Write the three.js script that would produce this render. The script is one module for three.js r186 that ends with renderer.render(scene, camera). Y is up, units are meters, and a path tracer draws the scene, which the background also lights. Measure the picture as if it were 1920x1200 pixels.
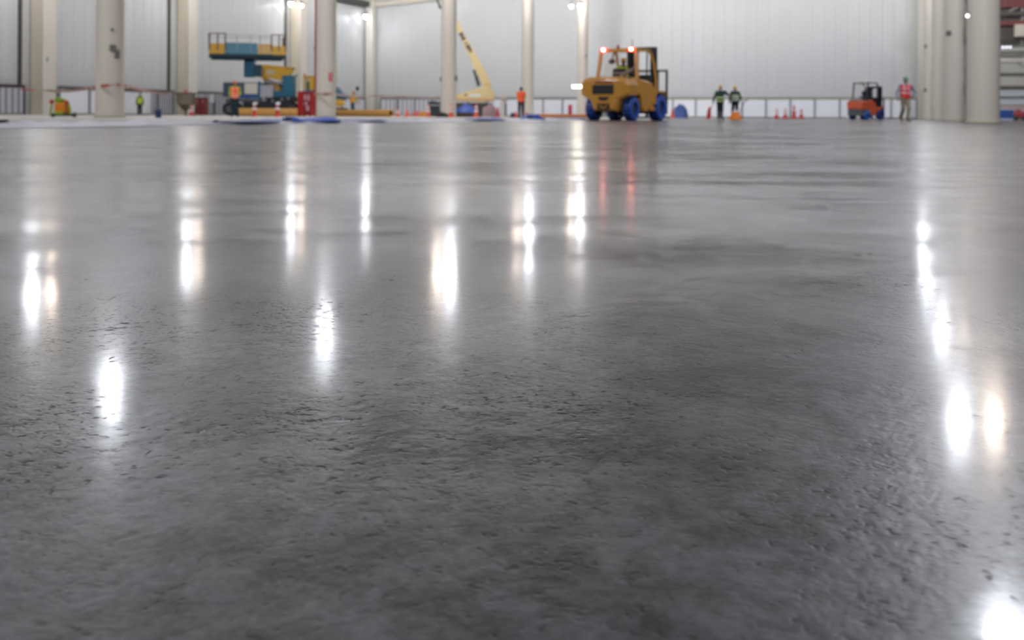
import * as THREE from 'three';
import { RoundedBoxGeometry } from 'three/addons/geometries/RoundedBoxGeometry.js';
import { mergeGeometries } from 'three/addons/utils/BufferGeometryUtils.js';
import { RectAreaLightUniformsLib } from 'three/addons/lights/RectAreaLightUniformsLib.js';

// ------------------------------------------------------------------ camera, exposure
const F = 1900, HORIZON = 214.6, EYE = 0.2;              // focal length and horizon in the photo's pixels, lens 20 cm above the floor
const scene = new THREE.Scene();
scene.background = new THREE.Color(0x000000);
const HALF = 1200 - HORIZON;
const camera = new THREE.PerspectiveCamera(2 * Math.atan(HALF / F) * 180 / Math.PI, 1920 / (2 * HALF), 0.02, 400);
camera.setViewOffset(1920, 2 * HALF, 0, 2 * HALF - 1200, 1920, 1200);
camera.position.set(0, EYE, 0);
camera.rotation.z = 0.0057;
camera.focus = 0.8; camera.userData.fStop = 11.5;
scene.add(camera);
const renderer = new THREE.WebGLRenderer({ antialias: true });
renderer.toneMapping = THREE.LinearToneMapping;
renderer.toneMappingExposure = 1.0;
renderer.shadowMap.enabled = true;
RectAreaLightUniformsLib.init();
const LAMP = 190, LAMP_GLOW = 30, UNSEEN_WASH = 34, UNSEEN_HUNG = 22, UNSEEN_BACKLIGHT = 1500;                       // radiance of the floodlights, and what the eye sees of their lenses; then the unseen wall, hung and back lamps

// ------------------------------------------------------------------ helpers
const R = Math.PI / 180;
let seed = 12345;
const rnd = () => { seed = (seed * 1664525 + 1013904223) >>> 0; return seed / 4294967296; };
const V = (x, y, z) => new THREE.Vector3(x, y, z);
const at = (px, s, y = 0) => V((px - 960) / s, y, -F / s);                 // a photo column at a depth of s pixels per metre
const A = V(0.35, 0, -0.937), B = V(0.937, 0, 0.35), TURN = -Math.atan2(0.35, 0.937);   // the hall's own axes
const hall = (b, a, y = 0) => V(B.x * b + A.x * a, y, B.z * b + A.z * a);
const taken = {};
function numbered(n) { const k = taken[n] = (taken[n] ?? -1) + 1; return k ? n + '_' + String(k).padStart(3, '0') : n; }
function tag(o, label, category, group, kind) { if (label) o.userData.label = label; if (category) o.userData.category = category; if (group) o.userData.group = group; if (kind) o.userData.kind = kind; return o; }
function thing(name, label, category, p, turn = 0, group) {
  const o = new THREE.Group(); o.name = numbered(name); o.position.copy(p); o.rotation.y = turn; scene.add(o);
  return tag(o, label, category, group);
}
function obj(name, geos, m, parent = scene, label) {
  const list = [].concat(geos).map((g) => { const k = g.index ? g.toNonIndexed() : g; if (!k.attributes.uv) k.setAttribute('uv', new THREE.BufferAttribute(new Float32Array(k.attributes.position.count * 2), 2)); for (const n of Object.keys(k.attributes)) if (!['position', 'normal', 'uv'].includes(n)) k.deleteAttribute(n); return k; });
  const g = list.length > 1 ? mergeGeometries(list) : list[0];
  const o = new THREE.Mesh(g, m); o.name = parent === scene ? numbered(name) : name; o.castShadow = o.receiveShadow = true;
  if (label) o.userData.label = label;
  parent.add(o); return o;
}
const struct = (name, geos, m) => tag(obj(name, geos, m), null, null, null, 'structure');
const mats = {};
function mat(color, roughness = 0.6, metalness = 0, extra = {}) {
  const key = [color, roughness, metalness, JSON.stringify(extra)].join();
  return mats[key] ??= new THREE.MeshPhysicalMaterial({ color, roughness, metalness, side: THREE.DoubleSide, ...extra });
}
const paint = (c) => mat(c, 0.35, 0, { clearcoat: 0.6, clearcoatRoughness: 0.12 });
const put = (g, x = 0, y = 0, z = 0, rx = 0, ry = 0, rz = 0) => g.applyMatrix4(new THREE.Matrix4().compose(V(x, y, z), new THREE.Quaternion().setFromEuler(new THREE.Euler(rx, ry, rz)), V(1, 1, 1)));
const bx = (w, h, d, x, y, z, rx, ry, rz) => put(new THREE.BoxGeometry(w, h, d), x, y, z, rx, ry, rz);
const rb = (w, h, d, r, x, y, z, rx, ry, rz) => put(new RoundedBoxGeometry(w, h, d, 2, r), x, y, z, rx, ry, rz);
const cy = (r0, r1, h, x, y, z, rx, ry, rz, n = 20) => put(new THREE.CylinderGeometry(r0, r1, h, n), x, y, z, rx, ry, rz);
const sp = (r, x, y, z, sx = 1, sy = 1, sz = 1) => put(new THREE.SphereGeometry(r, 18, 12).scale(sx, sy, sz), x, y, z);
const lathe = (pts, n = 24) => new THREE.LatheGeometry(pts.map((p) => new THREE.Vector2(...p)), n);
const tube = (pts, r, n = 24, k = 8) => new THREE.TubeGeometry(new THREE.CatmullRomCurve3(pts.map((p) => V(...p)), false, 'catmullrom', 0.2), n, r, k);
function bar(p, q, w, d = w) {                                              // a square bar from p to q
  const a = V(...p), b = V(...q), l = a.distanceTo(b);
  const m = new THREE.Matrix4().compose(a.clone().add(b).multiplyScalar(0.5), new THREE.Quaternion().setFromUnitVectors(V(0, 1, 0), b.clone().sub(a).normalize()), V(1, 1, 1));
  return new THREE.BoxGeometry(w, l, d).applyMatrix4(m);
}
function rod(p, q, r, r2 = r, n = 10) {
  const a = V(...p), b = V(...q), l = a.distanceTo(b);
  const m = new THREE.Matrix4().compose(a.clone().add(b).multiplyScalar(0.5), new THREE.Quaternion().setFromUnitVectors(V(0, 1, 0), b.clone().sub(a).normalize()), V(1, 1, 1));
  return new THREE.CylinderGeometry(r2, r, l, n).applyMatrix4(m);
}
function ext(pts, depth, bevel = 0.02, holes = []) {                        // outline in x,y, pulled out along z and centred there
  const s = new THREE.Shape(pts.map((p) => new THREE.Vector2(...p)));
  for (const h of holes) s.holes.push(new THREE.Path(h.map((p) => new THREE.Vector2(...p))));
  const g = new THREE.ExtrudeGeometry(s, { depth: depth - 2 * bevel, bevelEnabled: bevel > 0, bevelThickness: bevel, bevelSize: bevel, bevelOffset: -bevel, bevelSegments: bevel > 0.05 ? 5 : 2, steps: 1 });
  return g.translate(0, 0, -depth / 2 + bevel);
}
const side = (pts, width, bevel = 0.02) => ext(pts, width, bevel).rotateY(Math.PI / 2);   // outline in (-z, y), pulled out along x
// smooth 2-D noise in metres
function hash(ix, iy, k) { let h = Math.imul(ix, 374761393) ^ Math.imul(iy, 668265263) ^ Math.imul(k, 1274126177); h = Math.imul(h ^ (h >>> 13), 1274126177); return ((h ^ (h >>> 16)) >>> 0) / 4294967296; }
function noise(x, y, k) {
  const ix = Math.floor(x), iy = Math.floor(y), fx = x - ix, fy = y - iy, u = fx * fx * (3 - 2 * fx), v = fy * fy * (3 - 2 * fy);
  const a = hash(ix, iy, k), b = hash(ix + 1, iy, k), c = hash(ix, iy + 1, k), d = hash(ix + 1, iy + 1, k);
  return (a + (b - a) * u + (c - a + (a - b - c + d) * u) * v) * 2 - 1;
}

// ------------------------------------------------------------------ the floor
// Polished concrete: the same cloudy, pitted pattern worked out in ever coarser sheets away from the lens.
function floorLook(x, z, cell, next, e) {
  const share = (size) => size > next * 1.6 ? 1 : size > cell * 1.6 ? e : 0;     // the finest octaves fade out towards the edge of a sheet, where the next one takes over
  const oct = (size, k) => { const q = share(size); return q ? q * noise(x / size + k * 7.3, z / size - k * 3.1, k) : 0; };
  const wx = x + 0.05 * oct(0.21, 31), wz = z + 0.05 * oct(0.19, 32), warp = (size, k) => { const q = share(size); return q ? q * noise(wx / size, wz / size, k) : 0; };
  const wide = 0.5 * oct(9, 1) + 0.35 * oct(3.7, 2) + 0.35 * oct(1.5, 3);
  const cloud = 0.4 * oct(0.62, 4) + 0.4 * oct(0.26, 5) + 0.42 * warp(0.095, 6);
  const mottle = 0.42 * warp(0.034, 7) + 0.42 * oct(0.0125, 8) + 0.38 * oct(0.0058, 9), grain = oct(0.0024, 10);
  const pitty = 0.5 * oct(0.23, 13) + 0.35 * oct(0.06, 14) + 0.3 * oct(0.019, 18), pitField = oct(0.0049, 11) * 0.55 + oct(0.0022, 12) * 0.6;
  const pit = Math.min(1, Math.max(0, pitField - 0.45 + 0.42 * pitty) * 2.4);             // small open pores, in flocks
  const warm = 0.5 * oct(0.8, 15) + 0.45 * oct(0.13, 16) + 0.3 * oct(0.021, 17);
  const rub = noise(wx / 0.9 + 4, wz / 0.16, 24), scratch = share(0.004) ? share(0.004) * Math.max(0, 1 - Math.abs(noise(x / 0.34 + z / 0.9, z / 0.13 - x / 0.5, 25)) * 42) * Math.max(0, oct(0.3, 26) - 0.25) : 0;
  const height = 0.27e-3 * (0.6 * oct(0.8, 20) + 0.5 * oct(0.36, 21)) + 0.12e-3 * oct(0.17, 27) + 0.26e-3 * oct(0.08, 22) + 0.16e-3 * oct(0.025, 23) + 0.07e-3 * oct(0.0125, 8) + 0.09e-3 * oct(0.0058, 9) + 0.06e-3 * grain - 0.2e-3 * pit;   // metres
  return { tone: 1 + 0.25 * wide + 1.3 * cloud + 1.5 * mottle + 0.4 * grain - 0.32 * pit - 0.5 * scratch, warm: warm + 2 * scratch, pit, wide, cloud, mottle, height, rub };
}
const enc = (v) => Math.max(0, Math.min(255, Math.round(255 * (v <= 0.0031308 ? v * 12.92 : 1.055 * Math.pow(v, 1 / 2.4) - 0.055))));
function floorMaterial(x0, x1, d0, d1, n, next) {
  const h = n / 2, col = new Uint8Array(n * n * 4), prop = new Uint8Array(n * n * 4), coat = new Uint8Array(h * h * 4), cell = (x1 - x0) / n, byte = (v) => Math.max(0, Math.min(255, v));
  for (let j = 0; j < n; j++) for (let i = 0; i < n; i++) {
    const u = (i + 0.5) / n, v = (j + 0.5) / n, e = THREE.MathUtils.smoothstep(Math.min(u, 1 - u, 1 - v), 0.005, 0.16), l = floorLook(x0 + (i + 0.5) * cell, d0 + (j + 0.5) * (d1 - d0) / n, cell, next, e), t = Math.max(0.2, l.tone) * FLOOR_TONE, k = (j * n + i) * 4;
    col[k] = enc(t * (1 + 0.07 * l.warm)); col[k + 1] = enc(t * (1 + 0.012 * l.warm)); col[k + 2] = enc(t * (1.03 - 0.09 * l.warm)); col[k + 3] = 255;
    prop[k] = byte((0.55 + l.height / 2e-3) * 255 + rnd() - 0.5); prop[k + 1] = byte(255 * (FLOOR_ROUGH + Math.min(0.08, 0.016 * (e * Math.log2(cell / 0.0006) + (1 - e) * Math.log2(next / 0.0006))) + 0.04 * l.cloud + 0.045 * l.mottle + 0.045 * l.rub + 0.2 * l.pit)); prop[k + 3] = 255;
    if (!(i & 1) && !(j & 1)) { const c = ((j >> 1) * h + (i >> 1)) * 4, v = byte(255 * (0.76 + 0.4 * l.rub + 0.8 * l.cloud + 0.4 * l.mottle - 0.6 * l.pit)); coat[c] = coat[c + 1] = coat[c + 2] = v; coat[c + 3] = 255; }
  }
  const tex = (data, m, srgb) => { const t = new THREE.DataTexture(data, m, m); if (srgb) t.colorSpace = THREE.SRGBColorSpace; t.magFilter = t.minFilter = THREE.LinearFilter; t.wrapS = t.wrapT = THREE.ClampToEdgeWrapping; t.needsUpdate = true; return t; };
  const p = tex(prop, n);
  return new THREE.MeshPhysicalMaterial({ map: tex(col, n, true), roughnessMap: p, roughness: 1, bumpMap: p, bumpScale: 2e-3, ior: 1.9, clearcoat: FLOOR_COAT, clearcoatMap: tex(coat, h), clearcoatRoughness: FLOOR_COAT_ROUGH, clearcoatRoughnessMap: p, side: THREE.DoubleSide });
}
const FLOOR_TONE = 0.078, FLOOR_ROUGH = 0.335, FLOOR_COAT = 0.75, FLOOR_COAT_ROUGH = 0.38;
{
  const rings = [[-0.62, 0.62, 0.25, 1.49, 2048], [-1.9, 1.9, 0, 3.8, 2048], [-5.5, 5.5, -0.5, 10.5, 2048], [-24, 24, -4, 44, 2048], [-75, 75, -45, 105, 1024]];
  const pos = [], uv = [], groups = [], ms = [];
  rings.forEach(([x0, x1, d0, d1, n], k) => {
    const start = pos.length / 3, quad = (a, b, c, d) => { for (const [x, q] of [[a, c], [b, c], [b, d], [a, c], [b, d], [a, d]]) { pos.push(x, 0, -q); uv.push((x - x0) / (x1 - x0), (q - d0) / (d1 - d0)); } };
    if (!k) quad(x0, x1, d0, d1);
    else { const [a, b, c, d] = rings[k - 1]; quad(x0, x1, d0, c); quad(x0, x1, d, d1); quad(x0, a, c, d); quad(b, x1, c, d); }
    groups.push([start, pos.length / 3 - start, k]); ms.push(floorMaterial(x0, x1, d0, d1, n, k < 4 ? (rings[k + 1][1] - rings[k + 1][0]) / rings[k + 1][4] : (x1 - x0) / n));
  });
  const g = new THREE.BufferGeometry();
  g.setAttribute('position', new THREE.Float32BufferAttribute(pos, 3)); g.setAttribute('uv', new THREE.Float32BufferAttribute(uv, 2)); g.computeVertexNormals();
  for (const q of groups) g.addGroup(...q);
  const floor = new THREE.Mesh(g, ms); floor.name = 'floor'; floor.receiveShadow = true; floor.userData.kind = 'structure'; scene.add(floor);
  struct('floor_base', bx(150, 0.3, 150, 0, -0.16, -30), mat(0x777777, 0.9));
}
// a strip of floor not yet polished, left of the film; its edge lies under the film
const filmLine = [[-7.6, 6], [-6.5, 10.5], [-5.75, 15], [-4.3, 19.4], [-2.4, 25], [0.3, 31], [3.3, 40], [6.6, 50], [10.5, 62]];
{
  const pts = [...filmLine.map(([x, d]) => [x, d]), [hall(-14, 96.5).x, -hall(-14, 96.5).z], [hall(-52.6, 96.5).x, -hall(-52.6, 96.5).z], [hall(-52.6, 10).x, -hall(-52.6, 10).z], [-40, 2]];
  const n = 512, data = new Uint8Array(n * n * 4);
  for (let j = 0; j < n; j++) for (let i = 0; i < n; i++) { const x = i / n * 24, y = j / n * 24, v = 0.5 * noise(x / 3, y / 3, 41) + 0.5 * noise(x / 0.9, y / 0.9, 42) + 0.5 * noise(x / 0.25, y / 0.25, 43), k = (j * n + i) * 4; data[k] = 208 + 13 * v; data[k + 1] = 203 + 13 * v; data[k + 2] = 194 + 14 * v; data[k + 3] = 255; }
  const t = new THREE.DataTexture(data, n, n); t.colorSpace = THREE.SRGBColorSpace; t.magFilter = t.minFilter = THREE.LinearFilter; t.wrapS = t.wrapT = THREE.MirroredRepeatWrapping; t.repeat.set(1 / 24, 1 / 24); t.needsUpdate = true;
  const g = ext(pts, 0.006, 0).rotateX(-Math.PI / 2).translate(0, 0.003, 0);
  const o = struct('floor', g, new THREE.MeshPhysicalMaterial({ map: t, roughness: 0.8, side: THREE.DoubleSide })); o.name = 'floor_unpolished';
}

// ------------------------------------------------------------------ walls, ceiling, beams
const TOP = 14.5, BACK = 96.7, LEFT = -52.7, RIGHT = 42, FRONT = -28;
const wallPaint = mat(0xc9cac8, 0.42), soffit = mat(0xdcdddd, 0.8), white = mat(0xd9d4c8, 0.5), beige = mat(0xd8cfc0, 0.42), seamAndShadedBeam = mat(0x4a4b49, 0.7);
const boxHall = (b0, b1, a0, a1, y0, y1) => { const g = bx(b1 - b0, y1 - y0, a1 - a0, (b0 + b1) / 2, (y0 + y1) / 2, -(a0 + a1) / 2); return g.rotateY(TURN); };
{
  struct('wall_front', boxHall(LEFT - 0.6, RIGHT + 0.6, FRONT - 0.3, FRONT, 0, TOP), wallPaint);
  struct('wall_right', boxHall(RIGHT, RIGHT + 0.3, FRONT, BACK + 7, 0, TOP), wallPaint);
  struct('ceiling', boxHall(LEFT - 0.6, RIGHT + 0.6, FRONT - 0.3, BACK + 7.5, TOP, TOP + 0.3), soffit);
  // insulated wall panels, 1 m wide with fine upright ribs, hung on the walls
  const ribs = [], P = 5, W = 0.994;
  for (let i = 0; i < P; i++) { const x = -W / 2 + i * W / P, w = W / P; ribs.push([x, i ? 0.05 : 0.035], [x + w * 0.12, 0.062], [x + w * 0.5, 0.062], [x + w * 0.62, 0.05]); }
  ribs.push([W / 2, 0.035], [W / 2, 0], [-W / 2, 0]);
  const Y0 = 1.95, panelGeo = ext(ribs, TOP - Y0 - 0.02, 0).rotateX(-Math.PI / 2).translate(0, (TOP + Y0) / 2, 0).rotateY(Math.PI);   // face towards +z
  panelGeo.rotateY(Math.PI); panelGeo.scale(1, 1, -1);
  const flip = panelGeo.toNonIndexed(), p = flip.attributes.position; for (let i = 0; i < p.count; i += 3) { const a = V().fromBufferAttribute(p, i), b = V().fromBufferAttribute(p, i + 1); p.setXYZ(i, b.x, b.y, b.z); p.setXYZ(i + 1, a.x, a.y, a.z); } flip.computeVertexNormals();
  const tones = [0xc8c9c9, 0xc9c9c9, 0xc7c8c8].map((c) => mat(c, 0.4));
  const wl = struct('wall_left', boxHall(LEFT - 0.35, LEFT, FRONT, BACK + 0.3, 0, TOP), wallPaint);
  const wb = struct('wall_back', boxHall(LEFT, 4.2, BACK, BACK + 0.35, 0, TOP), wallPaint);
  const hang = (parent, pos, turn) => { const o = new THREE.Mesh(flip, tones[Math.floor(rnd() * 3)]); o.name = 'panel'; o.position.copy(pos); o.rotation.y = turn; o.castShadow = o.receiveShadow = true; parent.add(o); };
  for (let b = LEFT + 0.5; b < 4; b += 1) hang(wb, hall(b, BACK), TURN);
  for (let a = BACK - 0.6; a > 34; a -= 1) hang(wl, hall(LEFT, a), TURN + Math.PI / 2);
  // dark upright joints beside the wall columns
  struct('trim_1', [50.1, 64.5, 80.7].map((a) => boxHall(LEFT + 0.02, LEFT + 0.14, a - 0.13, a + 0.13, 0, TOP)), seamAndShadedBeam);
  // roof: deep beams across and along, out of the frame but for the eaves beams
  for (const [k, a] of [[0, 14], [1, 42.8], [2, 71.8]].map((q) => q)) struct('ceiling_beam', boxHall(LEFT, RIGHT, a - 0.2, a + 0.2, TOP - 1, TOP), mat(0x9b9b98, 0.7));
  { const p = hall(LEFT + 0.9, BACK - 0.55, 11.85), q = hall(-40, BACK - 0.55, 12.6), e = (dy, w, d) => bar([p.x, p.y + dy, p.z], [q.x, q.y + dy, q.z], w, d); struct('trim_2', [e(0, 0.4, 0.4)], beige); }
  struct('trim_3', [boxHall(LEFT + 0.25, LEFT + 0.8, 40, BACK - 1, 11.5, 12.1)], seamAndShadedBeam);  // left eaves beam, its shaded side put into the dark colour
}
// round inner columns
const inner = [];
function column(label, p, extra) {
  const t = thing('round_column', label, 'column', p);
  obj('shaft', cy(0.475, 0.475, TOP - 0.02, 0, TOP / 2 - 0.01, 0, 0, 0, 0, 56), beige, t);
  obj('footing_ring', lathe([[0.476, 0], [0.53, 0], [0.53, 0.05], [0.5, 0.08], [0.476, 0.08]], 40), mat(0xb9ae9c, 0.8), t);
  if (extra) extra(t);
  inner.push(p); return t;
}
const boxOn = (t, y, ang, w, h) => obj('junction_box', rb(w, h, 0.1, 0.015, 0, y, 0.5).rotateY(ang), mat(0x6f6d69, 0.6), t);
column('round cream column with a dark junction box, just right of the lime and orange floor machine', hall(-25.6, 28.3), (t) => { boxOn(t, 2.42, 0.55, 0.2, 0.22); boxOn(t, 2.2, 0.85, 0.16, 0.28); boxOn(t, 3.05, 0.5, 0.08, 0.1); });
column('round cream column with a red riser pipe and a red sign, beside the red cabinet', hall(-25.6, 42.8), (t) => {
  obj('riser_pipe', [cy(0.065, 0.065, TOP - 0.3, -0.5, TOP / 2 + 0.1, 0.02), cy(0.09, 0.09, 0.12, -0.5, 3.35, 0.02), cy(0.09, 0.09, 0.12, -0.5, 7.3, 0.02)], mat(0x9a2b26, 0.45), t, 'red sprinkler riser pipe');
  obj('pipe_bracket', [bx(0.3, 0.05, 0.05, -0.42, 3.35, 0.12), bx(0.3, 0.05, 0.05, -0.42, 7.3, 0.12)], mat(0x57524d, 0.6), t);
  const sg = obj('sign', rb(0.2, 0.42, 0.02, 0.008, 0, 1.95, 0.48).rotateY(0.62), mat(0xc8474b, 0.5), t, 'small red sign');
  obj('sign_print', [0.12, 0.02, -0.1].map((y, i) => bx([0.13, 0.1, 0.14][i], 0.05, 0.004, 0, 1.95 + y, 0.492).rotateY(0.62)), mat(0xe8b0ad, 0.6), sg);
});
column('round cream column standing left of the raised cream crane boom', hall(-25.6, 57.3), (t) => { boxOn(t, 2.35, -1.25, 0.16, 0.26); boxOn(t, 2.4, 1.2, 0.2, 0.34); obj('cable_coil', [tube([[-0.5, 6.7, 0.1], [-0.62, 7.0, 0.12], [-0.85, 7.6, 0.15], [-1, 8.4, 0.2]], 0.07)], mat(0x4c4a40, 0.7), t); });
column('round cream column directly behind the man in the orange jacket', hall(-25.6, 71.8));
column('slim distant round column near the back wall carrying the pair of lit lamps beside the big forklift', hall(-25.6, 86.3), (t) => boxOn(t, 5.4, 0.55, 0.14, 0.2));
column('nearest round column of the right hand row, against the opening to the next hall', hall(2.68, 34.5));
column('second round column of the right hand row, between the nearest one and the walking man', hall(2.68, 49), (t) => boxOn(t, 3.9, -1.0, 0.2, 0.2));
column('third round column of the right hand row, overlapped by the second', hall(2.68, 63.5));
column('farthest visible round column of the right hand row, its edge beside the back wall', hall(2.68, 78), (t) => { boxOn(t, 2.1, -1.2, 0.16, 0.26); boxOn(t, 5.2, -1.2, 0.16, 0.26); });
column('round column in front of the right edge of the photograph, seen only through its lamp glare', hall(3.6, 21.5));
obj('hanging_cable', [tube([[0, 0.1, 0], [0.02, 3, 0.03], [-0.02, 5, 0.02], [0.03, 8, -0.02], [0, 12, 0]], 0.035), rb(0.16, 0.5, 0.12, 0.02, 0, 5.2, 0), rb(0.16, 0.3, 0.12, 0.02, 0, 3.4, 0), rb(0.14, 1.6, 0.1, 0.02, 0, 1.5, 0)], mat(0x6b6560, 0.7));
{ const c = scene.getObjectByName('hanging_cable'); c.position.copy(at(1813.5, 45)); tag(c, 'dark bundle of cables running up between the two nearest right hand columns', 'cable'); }
// box columns on the left wall
function wallColumn(label, a, extra) {
  const t = thing('wall_column', label, 'column', hall(LEFT + 0.1, a), TURN);
  obj('web', rb(1.15, TOP, 0.8, 0.02, 0.62, TOP / 2, 0), mat(0xe4d9c2, 0.5), t, 'tan side of the column');
  obj('flange', [rb(0.06, TOP, 1.1, 0.02, 1.22, TOP / 2, 0)], white, t);
  if (extra) extra(t);
  return t;
}
wallColumn('tall tan and white wall column left of the lime and orange floor machine', 51.3, (t) => boxOn(t, 3.6, 1.2, 0.12, 0.3).translateX(0.75));
wallColumn('tall tan and white wall column rising behind the dusty mortar hopper', 65.8);
wallColumn('tall tan and white wall column behind the right end of the blue and yellow lift platform', 81.8);
{ const t = thing('wall_column', 'pale column in the far corner of the hall under a single bright lamp', 'column', hall(LEFT + 0.75, BACK - 0.75), TURN); obj('web', rb(0.7, TOP, 0.7, 0.03, 0, TOP / 2, 0), white, t); obj('flange', rb(0.85, TOP, 0.06, 0.02, 0, TOP / 2, 0.37), white, t); }
{ const t = thing('wall_column', 'tan wall column at the right end of the back wall', 'column', hall(2.7, BACK - 0.5), TURN); obj('web', rb(0.9, TOP, 0.7, 0.03, 0, TOP / 2, 0), mat(0xc9bea6, 0.5), t); obj('flange', rb(1.0, TOP, 0.06, 0.02, 0, TOP / 2, 0.37), white, t); }

// ------------------------------------------------------------------ floodlights on the columns
const lensMat = [0xf1f4ff, 0xffeada].map((c) => new THREE.MeshPhysicalMaterial({ color: 0xffffff, emissive: c, emissiveIntensity: LAMP_GLOW, roughness: 0.4, side: THREE.DoubleSide }));
const dimmedLens = new THREE.MeshPhysicalMaterial({ color: 0xffffff, emissive: 0xf1f4ff, emissiveIntensity: 0.6, roughness: 0.4, side: THREE.DoubleSide });   // glow kept low on the unseen lamps that light columns and back wall
const lampGeos = [1, 0.7].map((k) => ({
  housing: lathe([[0, 0.42], [0.09, 0.42], [0.12, 0.36], [0.13, 0.27], [0.27, 0.22], [0.29, 0.17], [0.29, 0.13], [0.27, 0.13], [0.25, 0.16], [0, 0.17]]).scale(k, k, k),
  heat_sink: mergeGeometries(Array.from({ length: 8 }, (_, i) => bx(0.015, 0.13, 0.3, 0, 0.31, 0).rotateY(i * Math.PI / 8))).scale(k, k, k),
  lamp_lens: new THREE.SphereGeometry(0.232, 24, 16).scale(k, k, k),
}));
const metal = mat(0x6d6f70, 0.5, 0.3);
function floodlight(label, p, small, power, mount, group, aside) {
  const t = thing('floodlight', label, 'lamp', p, 0, group), k = small ? 1 : 0;
  obj('housing', lampGeos[k].housing, metal, t); obj('heat_sink', lampGeos[k].heat_sink, metal, t); obj('lamp_lens', lampGeos[k].lamp_lens, lensMat[k], t);
  const top = small ? 0.3 : 0.42;
  if (mount) { const to = mount.clone().sub(p); obj('bracket', [bar([0, top, 0], [0, 0.62, 0], 0.06), bar([0, 0.6, 0], [to.x, 0.6, to.z], 0.05)], metal, t); }
  else obj('bracket', rod([0, top, 0], [0, TOP - 1 - p.y, 0], 0.02), metal, t);
  if (!mount) { const l = new THREE.PointLight(lensMat[k].emissive, UNSEEN_HUNG * power, 0, 2); l.castShadow = true; l.shadow.radius = 11; t.add(l); return t; }
  const d = V(-p.x, 0, -p.z).normalize().addScaledVector(B, aside || 0).normalize().multiplyScalar(0.75).add(V(0, -0.66, 0)).normalize(), w = small ? 0.29 : 0.42;   // just in front of the globe, thrown down the hall
  const l = new THREE.RectAreaLight(lensMat[k].emissive, LAMP * power, w, w);
  l.position.copy(d).multiplyScalar(small ? 0.17 : 0.24); t.add(l); l.lookAt(t.position.clone().add(d.clone().multiplyScalar(5))); return t;
}
{
  const pair = (b, a, reach, main, second, where, power = 1, warmer = 0.8) => {
    const c = hall(b, a), m = hall(b, a).add(c.clone().setLength(-reach)), s = F / -m.z;
    const put1 = (q, small, power, label) => { const p = at(q[0], s, q[1]), d = V(c.x - p.x, 0, c.z - p.z); floodlight(label, p, small, power, p.clone().add(d.setLength(Math.max(0.2, d.length() - (reach > 1.2 ? 0.85 : 0.52)))), undefined, reach > 1.2 ? 0.9 : 0); };
    put1(main, false, power, 'round white floodlight ' + where);
    if (second) put1(second, true, warmer * power, 'smaller warm floodlight ' + where);
  };
  pair(-25.6, 28.3, 1.05, [211, 9.6], null, 'on the column beside the lime and orange floor machine', 0.75);
  pair(-25.6, 42.8, 1.05, [611, 10.2], null, 'on the column with the red riser pipe', 0.85);
  pair(-25.6, 57.3, 1.05, [845, 9.6], [820, 9.5], 'on the column left of the cream crane boom');
  pair(-25.6, 71.8, 1.05, [993, 9.5], [970, 9.5], 'on the column behind the orange jacket man');
  pair(-25.6, 86.3, 1.05, [1088, 9.75], [1070, 9.7], 'on the slim column left of the big forklift');
  pair(LEFT + 0.7, 51.3, 1.7, [60, 11.2], [96, 11.1], 'on the wall column at the far left', 1.5);
  pair(LEFT + 0.7, 65.8, 1.7, [349, 11], [371, 10.8], 'on the wall column above the mortar hopper', 1.4);
  pair(LEFT + 0.7, 81.8, 1.7, [545, 10.25], [564, 10.1], 'on the wall column by the lift platform', 1.1);
  pair(LEFT + 0.75, BACK - 0.75, 1.6, [685, 10.4], null, 'hanging alone over the far corner', 1.1);
  pair(2.68, 34.5, 1.05, [1801, 9.1], [1868, 9.1], 'on the nearest column of the right hand row', 0.34, 1.8);
  pair(2.68, 49, 1.05, [1768, 9.2], [1814, 9.2], 'on the second column of the right hand row', 0.2, 1.2);
  pair(2.68, 63.5, 1.05, [1742, 9.6], null, 'on the third column of the right hand row', 0.2);
  pair(2.68, 78, 1.05, [1731, 9.6], null, 'on the farthest column of the right hand row', 0.5);
  pair(3.6, 21.5, 1.05, [1889, 9.3], null, 'past the right edge of the picture', 0.9);
  for (const [b, a] of [[-25.6, 13.8], [-25.6, -0.7], [2.7, -7], [30, 42], [30, 20], [-25.6, -16], [30, -5]]) floodlight('unseen round floodlight hung from the roof, placed to light walls and near floor', hall(b, a, 10), false, 1, null, 'unseen floodlights hung out of view');  // unseen hung lamps, out of view, placed to light walls and near floor
}
for (const [b, a] of [[-25.6, -0.7], [-25.6, 13.8], [-25.6, 28.3], [-25.6, 42.8], [-25.6, 57.3], [-25.6, 71.8], [2.68, -7], [2.68, 7], [3.6, 21.5], [2.68, 34.5], [2.68, 49], [2.68, 63.5]]) {  // unseen back floodlights, out of view, placed to light columns and back wall
  const p = hall(b, a + 1.2, 11.6), t = floodlight('unseen round floodlight on the far side of its column, placed to light columns and back wall', p, false, 0, hall(b, a + 0.5), 'unseen floodlights turned to the back wall');
  const l = t.children.find((o) => o.isLight), d = V(A.x * 0.85, -0.53, A.z * 0.85); t.children.find((o) => o.name === 'lamp_lens').material = dimmedLens; l.intensity = UNSEEN_BACKLIGHT * (a < 0 ? 0.4 : a < 14 ? 0.7 : 1); l.position.copy(d).multiplyScalar(0.24); l.lookAt(t.position.clone().add(d.multiplyScalar(5)));
}
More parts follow.
